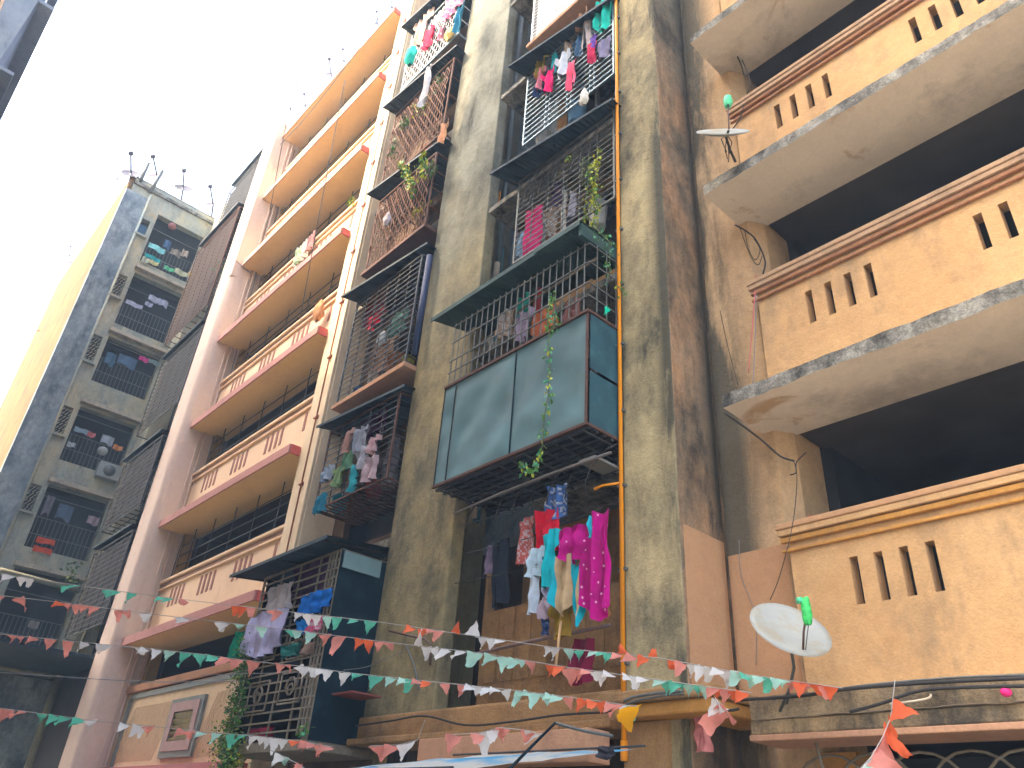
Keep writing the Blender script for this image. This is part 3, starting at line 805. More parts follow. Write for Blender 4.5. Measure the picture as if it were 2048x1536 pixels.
for z in (5.64, 7.18):
    piece('rail', M_RUST, tc, (-6.46, YF - 0.015, z), (2.78, 0.04, 0.035))
    piece('rail', M_RUST, tc, (-5.085, 6.03, z), (0.035, 1.1, 0.035))
for i in range(22):
    x = X0 + 0.04 + i * 0.125
    piece('bar', M_BARG, tc, (x, YF, 7.75), (0.013, 0.013, 1.12))
for z in (7.42, 7.62, 7.95, 8.25):
    piece('bar', M_BARG, tc, (-6.46, YF - 0.008, z), (2.75, 0.015, 0.015))
    piece('side_bar', M_BARG, tc, (-5.09, 6.03, z), (0.015, 1.1, 0.015))
for i in range(6):
    piece('side_bar', M_BARG, tc, (-5.09, 5.62 + i * 0.18, 7.75), (0.013, 0.013, 1.12))
for i in range(9):
    piece('floor_bar', M_BARD, tc, (-6.46, 5.52 + i * 0.125, 5.61), (2.75, 0.045, 0.03))
for i in range(12):
    piece('floor_bar', M_BARD, tc, (X0 + 0.1 + i * 0.235, 6.03, 5.585), (0.02, 1.1, 0.02))
for (ax0, ax1, ay0, ay1, az0, az1) in ((-8.30, -5.95, 5.36, 6.5, 8.55, 8.78), (-5.93, XR, 5.30, 6.5, 8.50, 8.72)):
    w = MB()
    w.grid(lambda u, v: (ax0 + (ax1 - ax0) * u, ay0 + (ay1 - ay0) * v, az0 + (az1 - az0) * v + 0.006 * (int(u * 40) % 2)), 40, 2)
    w.grid(lambda u, v: (ax0 + (ax1 - ax0) * u, ay0 + (ay1 - ay0) * v, 0.015 + az0 + (az1 - az0) * v + 0.006 * (int(u * 40) % 2)), 40, 2)
    w.box(ax0, ax1, ay0 - 0.015, ay0, az0 - 0.05, az0 + 0.025)
    w.build('awning', M_AWNG, tc)
MB().box(-5.14, -5.09, 5.32, 6.4, 8.30, 8.49).build('awning_flap', M_AWNG, tc)
MB().box(-7.82, -5.1, 5.5, 6.6, 5.655, 5.67).build('shade_floor_sheet', M_IN, tc)  # dark sheet added to stand in for shade under the cage
MB().tube([(-7.7, 5.75, 7.9), (-6.3, 5.72, 8.15), (-5.2, 5.75, 8.25)], 0.018, 6).build('rod', M_BARO, tc)

# --- bay 2 cages (left of the grey column)
cage(-11.95, -9.68, 5.85, 6.9, 17.7, 19.9, 'white diamond mesh cage at the top of the left bay with clothes pushed through it', M_BARW, style='mesh', nv=3, frame=M_BARB, awn=(-12.15, -9.5, 5.55, 6.8, 20.2, 20.4, 5.75, -9.7), side_step=1)
cage(-11.95, -9.68, 5.85, 6.9, 14.35, 16.8, 'rusty bulging mesh cage crowded with plants, second from top in the left bay', M_BARR, style='mesh', nv=3, frame=M_RUST, awn=(-12.15, -9.5, 5.55, 6.8, 16.98, 17.2, 5.75, -9.7), side_step=1)
cage(-11.75, -9.68, 5.80, 6.9, 11.75, 13.7, 'rusty sunlit mesh cage with ferns over it, third from top in the left bay', M_BARR, style='mesh', nv=3, frame=M_RUST, awn=(-12.05, -9.5, 5.58, 6.8, 14.0, 14.2, 5.8, -9.7), side_step=1, lip=M_RUST)
cage(-11.9, -9.68, 5.85, 6.9, 8.62, 11.0, 'dark horizontally barred cage with peach ledge in the left bay', M_BARD, 0.12, 6, side_step=1, awn=(-12.15, -9.5, 5.58, 6.8, 11.15, 11.35, 5.8, -9.7), lip=P_PEACHB)
cage(-11.9, -9.68, 5.85, 6.75, 6.45, 8.0, 'dark cage of laundry with open grid floor in the left bay', M_BARD, 0.12, 5, side_step=1, floor=0.12, frame=M_RUST, awn=(-12.0, -9.5, 5.6, 6.8, 8.05, 8.25, 5.8, -9.7))
c6 = cage(-12.0, -9.66, 5.30, 6.25, 2.62, 5.12, 'large olive barred cage with scrollwork and a teal side sheet, lowest in the left bay', M_BARO, 0.13, 4, thick=0.022, side_sheet=M_TEALD,
     awn=(-12.75, -9.6, 5.0, 6.3, 5.22, 5.36))
# scrollwork panels
for (sx, sz) in ((-11.35, 3.95), (-10.35, 3.9), (-11.3, 3.25), (-10.35, 3.3)):
    sc = MB()
    for q in (0, 1):
        s_ = 1 if q else -1
        sc.tube([(sx + s_ * (0.04 + 0.12 * (1 - k / 14)) * math.cos(k * 0.62), 5.275, sz + (0.04 + 0.12 * (1 - k / 14)) * math.sin(k * 0.62)) for k in range(15)], 0.01, 5)
    sc.bar((sx - .3, 5.275, sz + .2), (sx + .3, 5.275, sz + .2), 0.02).bar((sx - .3, 5.275, sz - .2), (sx + .3, 5.275, sz - .2), 0.02)
    sc.bar((sx - .3, 5.275, sz - .2), (sx - .3, 5.275, sz + .2), 0.02).bar((sx + .3, 5.275, sz - .2), (sx + .3, 5.275, sz + .2), 0.02)
    sc.build('scroll_panel', M_BARO, c6)
MB().box(-12.05, -9.6, 5.28, 6.3, 2.50, 2.60).build('ledge', M_BARO, c6, bevel=0.01)
for x in (-9.95, -9.85, -9.76):
    piece('upright', M_BARO, c6, (x, 5.29, 3.9), (0.025, 0.025, 2.4))
MB().box(-9.62, -9.60, 5.32, 5.95, 4.86, 5.1).build('pale_side_patch', mat('pale_teal_patch', (0.15, 0.24, 0.24), 0.6), c6)
MB().box(-11.98, -11.95, 5.33, 6.2, 2.65, 5.1).build('shade_left_sheet', M_IN, c6)  # dark sheet added to stand in for shade inside the cage
MB().box(-11.95, -9.7, 6.2, 6.24, 2.65, 5.1).build('shade_rear_sheet', M_IN, c6)  # second dark sheet, added as the shade at the back
MB().box(-10.4, -9.9, 5.6, 5.65, 2.7, 3.55).build('back_sheet', mat('dusty_board', (0.25, 0.23, 0.19), 0.8), c6)

# --- far bay cages between pink column and wing
far = [(5.9, 8.4, -25.4, 5.7, 'lowest'), (9.1, 11.3, -25.4, 5.65, 'second lowest'), (12.5, 15.3, -25.6, 5.75, 'third from the ground'), (16.1, 20.4, -25.7, 5.65, 'second from top'), (21.2, 24.0, -25.9, 6.05, 'topmost')]
for i, (z, zz, xa, yf_, w_) in enumerate(far):
    cage(xa, -22.1, yf_, 6.9, z, zz, 'dark far cage behind the pink column, ' + w_ + ' of its stack', M_BARD if i in (0, 2) else M_RUST if i == 3 else M_BARD, 0.15, 5, floor=0.4 if i in (3, 1) else 0, side_step=1,
         awn=(-25.5 if i < 4 else -25.6, -22.1, yf_ - 0.1, 6.85, zz + 0.15, zz + 0.3), thick=0.02, sheet=(xa + 0.1, -22.2, z + 0.1, zz - 0.1, M_IN))  # dark backing sheets added in place of the shade inside

# ================================================================== CLOTHES
CL = 'laundry hanging on the facades'
CLN = [0]
def cloth(x0, x1, z1, z0, y, col, kind, label, name='garment', cat='clothing', tilt=0.0, mats=None):
    """hanging fabric with folds; x0..x1 wide, z1 (top) to z0 (hem)"""
    CLN[0] += 1
    w = x1 - x0; h = z1 - z0
    ph = R.uniform(0, 6); fr = max(1.2, w / 0.12) * R.uniform(0.8, 1.2); A = min(0.06, 0.13 * w + 0.012); sd = R.uniform(0, 99)
    mb = MB()
    def base(u, v, wid=1.0, cx=0.5):
        uu = cx + (u - 0.5) * wid
        x = x0 + w * uu + tilt * h * v + 0.05 * w * mnoise.noise(Vector((v * 3 + sd, u * 2, 1)))
        yy = y + A * math.sin(uu * fr * 2 * math.pi / 1.6 + ph + 0.8 * v) * (0.45 + 0.55 * v) + 0.4 * A * math.sin(uu * fr * 2.7 * math.pi + 2 * ph + v * 3) + 0.05 * mnoise.noise(Vector((uu * 4, v * 3, sd)))
        z = z1 - h * v + 0.05 * h * mnoise.noise(Vector((uu * 3 + sd, v, 5))) * v - 0.03 * h * math.sin(uu * math.pi * 2 + ph) * (1 - v)
        return (x, yy, z)
    if kind == 'shirt':
        def prof(v): return 1.0 if v < 0.22 else (1.0 - (v - 0.22) / 0.16 * 0.42 if v < 0.38 else 0.58 + 0.06 * v)
        mb.grid(lambda u, v: base(u, v, prof(v)), 24, 20)
    elif kind == 'trousers':
        mb.grid(lambda u, v: base(u, v * 0.3, 0.8), 8, 4)
        mb.grid(lambda u, v: base(u, 0.3 + v * 0.7, 0.38 - 0.06 * v, 0.29 - 0.03 * v), 5, 10)
        mb.grid(lambda u, v: base(u, 0.3 + v * 0.66, 0.38 - 0.06 * v, 0.71 + 0.03 * v), 5, 10)
    elif kind == 'sari':
        mb.grid(lambda u, v: base(u, v * (1 - 0.3 * abs(u - 0.6)), 0.55 + 0.45 * min(1, v * 1.5), 0.5 + 0.12 * (1 - v)), 30, 24)
    elif kind == 'bag':
        def bagf(u, v):
            r0 = (0.25 + 0.75 * v ** 0.7) * math.sin(math.pi * min(1, v * 0.9 + 0.07)) ** 0.6
            k = 1 + 0.55 * mnoise.noise(Vector((math.cos(u * 6.2832) * 1.4 + sd, math.sin(u * 6.2832) * 1.4, v * 3))) + 0.22 * mnoise.noise(Vector((math.cos(u * 6.2832) * 4, math.sin(u * 6.2832) * 4 + sd, v * 7)))
            return (x0 + w * (0.5 + 0.46 * r0 * k * math.cos(u * 6.2832)), y + 0.3 * w * r0 * k * math.sin(u * 6.2832), z1 - h * v * (0.92 + 0.08 * k))
        mb.grid(bagf, 18, 12)
    elif kind == 'drape':
        mb.grid(lambda u, v: base(u, v * (0.75 + 0.25 * math.sin(u * math.pi)), 1.0), 16, 14)
    elif kind == 'tail':
        mb.grid(lambda u, v: base(u, v, 0.35 + 0.65 * math.sin(math.pi * (0.1 + 0.85 * v))), 8, 16)
    else:
        mb.grid(lambda u, v: base(u, v, 1.0 - 0.08 * math.sin(v * 3)), 14, 12)
    mb.smooth = True
    return mb.build(name, mats or cmat(col), None, label, cat, CL)
def cl(xl, yt, xr, yb, Y, col, kind, label, name='garment', cat='clothing', tilt=0.0, mats=None):
    p = at(xl, yt, Y=Y)
    xx = solve_u(lambda u: (u, Y, p.z), xr, p.x, p.x + 4)
    xm = (p.x + xx) / 2
    lo, hi = 0.05, 4.0
    for _ in range(40):
        mid = (lo + hi) / 2
        if proj((xm, Y, p.z - mid))[1] < yb: lo = mid
        else: hi = mid
    dz = -0.12 * (xx - p.x)
    return cloth(p.x, xx, p.z + dz, p.z - lo, Y, col, kind, label, name, cat, tilt, mats)

def dotted(name, col, dot):
    M = cmat(col).copy(); M.name = name
    t = M.node_tree; b = t.nodes['Principled BSDF']
    src = b.inputs['Base Color'].links[0].from_socket
    g = t.nodes.new('ShaderNodeNewGeometry'); v = t.nodes.new('ShaderNodeTexVoronoi'); v.inputs['Scale'].default_value = 13
    lk(t, g.outputs['Position'], v.inputs['Vector'])
    r = t.nodes.new('ShaderNodeMath'); r.operation = 'LESS_THAN'; r.inputs[1].default_value = 0.16
    lk(t, v.outputs['Distance'], r.inputs[0])
    mx = t.nodes.new('ShaderNodeMix'); mx.data_type = 'RGBA'; lk(t, r.outputs[0], mx.inputs[0]); lk(t, src, mx.inputs[6]); mx.inputs[7].default_value = (*dot, 1)
    lk(t, mx.outputs[2], b.inputs['Base Color'])
    return M
SARI = dotted('magenta_dotted_silk', (.40, .004, .17), (.7, .35, .5))
D = [
 # middle bay, second cage
 (1190, 8, 1224, 62, 5.94, (.01, .42, .33), 'drape', 'emerald shawl hanging beside the orange pipe at the top of the blue grey cage', 'shawl'),
 (1148, 40, 1178, 66, 5.96, (.38, .22, .13), 'shirt', 'tan brown shirt under the awning of the blue grey cage'),
 (1162, 50, 1183, 100, 5.94, (.50, .42, .40), 'trousers', 'greyish white trousers hanging high in the blue grey cage'),
 (1146, 84, 1168, 115, 5.96, (.06, .12, .2), 'shirt', 'navy striped top in the blue grey cage beside the grey white trousers'),
 (1181, 75, 1193, 96, 5.94, (.16, .08, .38), 'towel', 'small violet cloth above the dark red one in the blue grey cage'),
 (1175, 93, 1193, 125, 5.92, (.48, .03, .08), 'shirt', 'dark red top hanging right of centre outside the blue grey cage'),
 (1124, 93, 1147, 116, 5.96, (.42, .30, .2), 'shirt', 'beige patterned shirt above the white one in the blue grey cage'),
 (1111, 118, 1139, 152, 5.92, (.66, .70, .74), 'shirt', 'white shirt in the middle of the blue grey cage'),
 (1103, 112, 1116, 150, 5.94, (.02, .34, .36), 'tail', 'narrow teal cloth left of the white shirt'),
 (1070, 124, 1098, 152, 5.94, (.42, .32, .07), 'shirt', 'mustard shirt at the upper left of the blue grey cage'),
 (1070, 147, 1091, 180, 5.92, (.68, .22, .26), 'shirt', 'pale pink top at the left edge of the blue grey cage'),
 (1086, 150, 1111, 183, 5.90, (.85, .03, .18), 'shirt', 'hot pink top overlapping the pale pink one'),
 (1074, 165, 1092, 190, 5.94, (.03, .05, .12), 'towel', 'dark navy cloth under the two pink tops'),
 (1134, 130, 1156, 176, 5.90, (.80, .12, .20), 'trousers', 'coral pink trousers hanging over the bars at the centre of the blue grey cage'),
 (1194, 88, 1220, 114, 5.94, (.22, .20, .3), 'towel', 'mauve grey cloth at the right of the blue grey cage'),
 (1158, 182, 1180, 210, 5.60, (.62, .60, .52), 'bag', 'white plastic bag lying on the awning edge under the blue grey cage', 'bag', 'bag'),
 # middle bay, third cage
 (1052, 425, 1087, 516, 6.05, (.62, .03, .16), 'trousers', 'magenta red garment behind thin dark bars'),
 (1036, 470, 1055, 512, 6.05, (.20, .36, .46), 'towel', 'blue and white cloth left of the magenta red garment'),
 (1086, 425, 1120, 478, 6.15, (.22, .14, .09), 'shirt', 'brown patterned cloth behind thin dark bars'),
 (1126, 380, 1134, 470, 6.15, (.55, .55, .5), 'towel', 'narrow white strip of cloth behind thin dark bars'),
 (1140, 386, 1152, 432, 6.15, (.34, .33, .38), 'towel', 'grey cloth strip beside the narrow white one'),
 (1100, 350, 1126, 420, 6.3, (.10, .06, .12), 'towel', 'dim purple cloth deep inside the thin barred cage'),
 # teal cage
 (1066, 583, 1086, 640, 5.85, (.30, .04, .04), 'towel', 'dark red cloth behind the bars above the metal sheets'),
 (1038, 597, 1061, 632, 5.8, (.02, .26, .20), 'towel', 'deep green cloth behind the bars above the metal sheets'),
 (1032, 630, 1069, 682, 5.7, (.34, .26, .34), 'shirt', 'mauve shirt behind the bars above the metal sheets'),
 (995, 630, 1034, 676, 5.7, (.34, .24, .16), 'drape', 'beige floral cloth behind the bars above the metal sheets'),
 (1066, 626, 1114, 672, 5.72, (.50, .14, .05), 'drape', 'terracotta cloth behind the creeper and bars'),
 (1130, 608, 1160, 640, 5.8, (.24, .1, .08), 'towel', 'rust brown cloth right of the creeper behind the bars'),
 (1208, 615, 1218, 630, 5.44, (.0, .45, .26), 'drape', 'tiny bright green rag at the corner of the metal clad cage'),
 # first floor niche
 (1097, 972, 1134, 1042, 5.75, (.05, .12, .30), 'drape', 'blue and white printed bundle hanging highest in the open niche', 'bundle'),
 (1072, 1020, 1118, 1105, 5.70, (.55, .01, .03), 'trousers', 'bright red trousers in the open niche'),
 (1034, 1038, 1076, 1128, 5.80, (.42, .10, .08), 'shirt', 'red patterned shirt left of the bright red trousers'),
 (985, 1080, 1022, 1212, 5.75, (.016, .02, .028), 'trousers', 'long black trousers hanging left in the open niche'),
 (974, 1092, 992, 1148, 5.80, (.16, .12, .17), 'towel', 'dusky mauve cloth behind the long black trousers'),
 (1056, 1095, 1098, 1156, 5.60, (.42, .52, .56), 'shirt', 'pale grey blue shirt in the open niche'),
 (1055, 1140, 1078, 1226, 5.62, (.50, .58, .66), 'towel', 'long pale blue trouser leg under the grey blue shirt'),
 (1082, 1062, 1120, 1174, 5.55, (.01, .40, .44), 'shirt', 'turquoise tunic beside the beige scarf'),
 (1108, 1112, 1150, 1232, 5.50, (.50, .36, .2), 'drape', 'beige scarf with turquoise edge hanging left of the magenta sari'),
 (1146, 1122, 1173, 1254, 5.48, (.52, .38, .2), 'tail', 'second beige scarf with turquoise edge touching the magenta sari'),
 (1119, 1052, 1180, 1126, 5.46, (.60, .005, .26), 'drape', 'magenta bundle slung over the line above the beige scarves', 'bundle'),
 (1166, 1022, 1221, 1246, 5.42, (.62, .005, .28), 'sari', 'long magenta sari with white dots hanging beside the orange pipe', 'sari'),
 (1176, 1032, 1190, 1074, 5.44, (.02, .45, .55), 'towel', 'short cyan strip between the magenta bundle and the sari'),
 (1084, 1168, 1105, 1196, 5.60, (.50, .50, .66), 'shirt', 'small lavender top under the turquoise tunic'),
 (1082, 1192, 1100, 1238, 5.62, (.42, .33, .38), 'towel', 'dusty pink cloth strip under the small lavender top'),
 (1084, 1236, 1098, 1270, 5.62, (.03, .05, .12), 'towel', 'short navy cloth lowest in the laundry column of the niche'),
 (1099, 1208, 1149, 1276, 5.60, (.24, .15, .02), 'shirt', 'dark mustard garment low in the open niche'),
 (1142, 1274, 1190, 1370, 5.75, (.16, .01, .035), 'trousers', 'maroon trousers hanging lowest in the open niche'),
 (1199, 1204, 1221, 1240, 5.6, (.34, .13, .05), 'bag', 'rust brown bag beside the hem of the sari', 'bag', 'bag'),
 # big olive cage
 (545, 1166, 590, 1222, 5.22, (.34, .32, .32), 'towel', 'grey towel folded over the bars above the lavender sheet', 'towel'),
 (505, 1216, 583, 1316, 5.20, (.44, .44, .66), 'drape', 'lavender sheet hanging outside the large olive cage', 'sheet'),
 (606, 1180, 664, 1228, 5.22, (.01, .14, .50), 'drape', 'royal blue cloth slung over the olive bars'),
 (597, 1236, 628, 1266, 5.22, (.01, .16, .46), 'towel', 'smaller blue cloth below the royal blue one'),
 (619, 1232, 648, 1268, 5.20, (.52, .10, .18), 'drape', 'pink and orange patterned scarf on the olive bars'),
 (596, 1112, 674, 1196, 5.6, (.09, .04, .1), 'towel', 'dark purple curtain inside the large olive cage', 'curtain'),
 (566, 1284, 606, 1312, 5.24, (.03, .18, .16), 'towel', 'dark green cloth right of the lavender sheet'),
 (608, 1282, 632, 1308, 5.24, (.28, .19, .14), 'towel', 'brown cloth at the right of the dark green one'),
 (474, 1262, 492, 1316, 5.28, (.01, .25, .14), 'towel', 'green cloth at the left edge of the large olive cage'),
 (500, 1444, 552, 1476, 5.4, (.34, .02, .06), 'drape', 'crimson cloth low inside the large olive cage'),
 # dark grid floor cage
 (693, 862, 713, 905, 5.80, (.38, .23, .19), 'shirt', 'peach shirt at the upper left of the dark laundry cage'),
 (712, 858, 741, 905, 5.80, (.27, .28, .31), 'shirt', 'grey shirt at the centre of the dark laundry cage'),
 (718, 896, 737, 940, 5.82, (.36, .36, .39), 'towel', 'white cloth below the grey shirt in the dark laundry cage'),
 (740, 876, 765, 906, 5.80, (.46, .30, .30), 'shirt', 'dusty rose shirt at the right of the dark laundry cage'),
 (732, 917, 761, 962, 5.80, (.42, .32, .34), 'towel', 'pale pink cloth low in the dark laundry cage'),
 (691, 904, 710, 940, 5.82, (.10, .22, .13), 'towel', 'green striped cloth in the dark laundry cage'),
 (670, 934, 697, 974, 5.82, (.17, .25, .11), 'shirt', 'yellow green shirt lower left in the dark laundry cage'),
 (703, 934, 718, 984, 5.82, (.03, .30, .34), 'tail', 'teal cloth strip in the dark laundry cage'),
 (648, 934, 669, 962, 5.82, (.24, .30, .38), 'towel', 'blue grey cloth at the left of the dark laundry cage'),
 (634, 990, 656, 1026, 5.82, (.02, .16, .24), 'towel', 'bright teal cloth at the bottom left corner of the dark laundry cage'),
 (724, 808, 784, 872, 6.1, (.08, .02, .07), 'towel', 'plum curtain deep in the dark laundry cage', 'curtain'),
 (775, 880, 800, 940, 6.1, (.10, .09, .1), 'towel', 'dark grey cloth at the right of the dark laundry cage'),
 # barred cage with peach ledge
 (739, 634, 761, 660, 6.1, (.48, .02, .05), 'drape', 'red cloth behind the horizontal bars above the peach ledge'),
 (757, 666, 781, 692, 6.1, (.50, .56, .58), 'bag', 'white bundle behind the horizontal bars above the peach ledge', 'bundle'),
 (750, 692, 792, 752, 6.1, (.20, .13, .09), 'drape', 'brown cloth heap behind the horizontal bars'),
 (786, 630, 821, 668, 6.1, (.07, .16, .13), 'towel', 'dark green cloth at the upper right behind the horizontal bars'),
 (748, 560, 790, 640, 6.1, (.14, .02, .03), 'towel', 'dim red curtain deep behind the horizontal bars', 'curtain'),
 # top mesh cage
 (833, 46, 868, 92, 5.78, (.55, .40, .32), 'shirt', 'beige shirt stuffed through the white mesh at the top left'),
 (849, 66, 873, 98, 5.76, (.70, .03, .08), 'tail', 'red cloth on the white diamond mesh'),
 (816, 98, 841, 130, 5.76, (.02, .50, .38), 'bag', 'turquoise bag hanging at the corner of the white mesh cage', 'bag', 'bag'),
 (892, 62, 911, 80, 5.76, (.72, .52, .18), 'bag', 'straw coloured hat hanging on the white mesh', 'hat', 'hat'),
 (891, 2, 928, 36, 5.76, (.60, .14, .24), 'drape', 'pink floral cloth at the top right of the white mesh cage'),
 (877, 62, 892, 80, 5.78, (.62, .25, .3), 'towel', 'small pink cloth beside the straw coloured hat'),
 (915, 20, 930, 62, 5.5, (.03, .2, .3), 'towel', 'blue cloth at the right edge of the white mesh cage'),
 # second mesh cage
 (850, 140, 868, 212, 5.20, (.55, .56, .58), 'tail', 'long white rag dangling from the awning over the plant crowded cage', 'rag'),
 (884, 250, 900, 282, 5.38, (.74, .42, .24), 'towel', 'orange tan board of cloth at the right of the plant crowded cage'),
 (770, 428, 785, 452, 5.30, (.4, .36, .38), 'bag', 'grey bundle at the left of the fern cage', 'bundle'),
 # pink block balconies
 (596, 497, 612, 528, 6.38, (.30, .38, .22), 'towel', 'green patterned cloth over the pink block parapet'),
 (610, 484, 622, 516, 6.38, (.60, .55, .46), 'towel', 'off white cloth over the pink block parapet'),
 (620, 472, 634, 500, 6.38, (.42, .22, .2), 'towel', 'dull red cloth over the pink block parapet'),
 (634, 604, 656, 642, 6.30, (.50, .26, .12), 'bag', 'brown sack hanging over the pink block parapet by the pilaster', 'sack', 'bag'),
 (1344, 1412, 1376, 1436, 6.0, (.55, .22, .2), 'drape', 'short pink rag tucked under the pier ledge', 'rag'),
 (1384, 1426, 1420, 1504, 6.0, (.50, .18, .17), 'towel', 'long pink cloth hanging under the pier ledge'),
 (1198, 1488, 1226, 1520, 4.9, (.04, .04, .05), 'drape', 'black rag lying on the blue white tarpaulin', 'rag'),
]
for d in D:
    o = cl(*d[:7], d[7], *(d[8:] if len(d) > 8 else ()))
    if 'magenta sari' in d[7] and d[6] == 'sari' or 'magenta bundle slung' in d[7]:
        o.data.materials.clear(); o.data.materials.append(SARI)
    if 'turquoise edge' in d[7]:
        o.data.materials.append(cmat((.01, .36, .45)))
        nu = 16 if d[6] == 'drape' else 8
        for i, p in enumerate(o.data.polygons):
            if i % nu in (0, 1, nu - 1, nu - 2): p.material_index = 1
    if 'patterned' in d[7] or 'printed' in d[7] or 'floral' in d[7]:
        o.data.materials.append(cmat(tuple(min(1, c * .4 + .3) for c in d[5])))
        for i, p in enumerate(o.data.polygons):
            if R.random() < .35: p.material_index = 1
# turquoise edges of the two scarves as their own strips
# wing laundry, on lines inside the verandas (these hang along Y at the side wall)
def wcl(yl, yr, zt, zb, col, label, name='garment', cat='clothing', kind='towel', X=-27.7):
    mb = MB(); sd = R.uniform(0, 99)
    A = 0.03
    mb.grid(lambda u, v: (X + A * math.sin(u * 9 + sd) + 0.03 * mnoise.noise(Vector((u * 3, v * 3, sd))), yl + (yr - yl) * (0.5 + (u - .5) * (1 if v < .3 or kind == 'towel' else 0.65)), zt - (zt - zb) * v * (0.9 + 0.1 * math.sin(u * 6 + sd)) ), 10, 10)
    mb.smooth = True
    return mb.build(name, cmat(col), None, label, cat, CL)
def wpx(xl, yt, xr, yb, col, label, **k):
    X = k.get('X', -27.7)
    p = at(xl, yt, X=X); q = at(xr, yb, X=X)
    pr = solve_u(lambda u: (X, u, p.z), xr, p.y, p.y + 3)
    zb = q.z
    return wcl(p.y, pr, p.z, min(zb, p.z - 0.2), col, label, **k)
WC = [
 (300, 484, 331, 512, (.22, .55, .55), 'pale turquoise cloth in the top veranda of the grey green wing'),
 (292, 505, 322, 524, (.02, .30, .32), 'teal cloth under the pale turquoise one in the wing'),
 (286, 512, 300, 532, (.40, .42, .30), 'pale olive cloth at the left of the wing top veranda'),
 (344, 495, 364, 520, (.25, .22, .18), 'khaki cloth in the wing top veranda'),
 (330, 478, 344, 505, (.06, .12, .22), 'navy cloth in the wing top veranda'),
 (366, 498, 378, 520, (.42, .34, .26), 'tan cloth right in the wing top veranda'),
 (330, 530, 350, 545, (.10, .42, .22), 'green cloth over the parapet of the wing top veranda'),
 (352, 535, 378, 560, (.40, .40, .26), 'sage cloth over the parapet of the wing top veranda'),
 (378, 542, 392, 562, (.55, .40, .12), 'yellow cloth over the parapet at the right of the wing top veranda'),
 (300, 518, 318, 534, (.45, .42, .2), 'straw yellow cloth at the parapet of the wing top veranda'),
 (254, 598, 286, 622, (.38, .40, .50), 'white shirt at the left in the second veranda of the wing'),
 (300, 588, 322, 612, (.36, .38, .48), 'white shirt in the middle of the second veranda of the wing'),
 (320, 596, 338, 620, (.34, .36, .46), 'white shirt at the right in the second veranda of the wing'),
 (292, 602, 306, 618, (.3, .32, .42), 'small white cloth between the white shirts of the wing'),
 (280, 711, 298, 726, (.60, .05, .25), 'magenta cloth in the third veranda of the wing'),
 (298, 716, 320, 732, (.18, .26, .26), 'grey green cloth beside the magenta one in the wing'),
 (215, 702, 235, 740, (.06, .12, .18), 'dark blue cloth at the left in the third veranda of the wing'),
 (240, 706, 276, 745, (.08, .14, .22), 'blue shirt row in the third veranda of the wing'),
 (150, 852, 180, 872, (.22, .30, .36), 'blue white cloth upper left in the fourth veranda of the wing'),
 (176, 862, 192, 874, (.48, .14, .14), 'red cloth in the fourth veranda of the wing'),
 (206, 868, 230, 896, (.34, .38, .42), 'grey white cloth in the fourth veranda of the wing'),
 (228, 888, 246, 902, (.55, .22, .08), 'orange cloth in the fourth veranda of the wing'),
 (136, 882, 152, 896, (.30, .34, .36), 'pale cloth at the left in the fourth veranda of the wing'),
 (120, 1006, 150, 1050, (.10, .14, .20), 'dark blue cloth in the fifth veranda of the wing'),
 (178, 1030, 200, 1056, (.34, .26, .28), 'dusty pink cloth in the fifth veranda of the wing'),
 (96, 990, 112, 1040, (.16, .15, .18), 'grey cloth strip in the fifth veranda of the wing'),
 (75, 1072, 112, 1090, (.62, .09, .04), 'orange red blanket folded over the parapet, upper fold'),
 (68, 1090, 106, 1112, (.62, .09, .04), 'orange red blanket folded over the parapet, lower fold'),
 (60, 1240, 80, 1262, (.24, .22, .2), 'pale rag in the lowest dark level of the wing'),
 (20, 1370, 52, 1400, (.20, .22, .30), 'grey blue cloth low in the dark foot of the wing'),
 (20, 1460, 60, 1490, (.24, .22, .26), 'whitish cloth at the very foot of the wing'),
]
for w_ in WC: wpx(*w_)

MB().box(-13.7, -13.11, -6, -2.3, 0, 22.6).build('block_step', P_OPP, OT)  # added unseen step, shaped to set the shade edge on the column

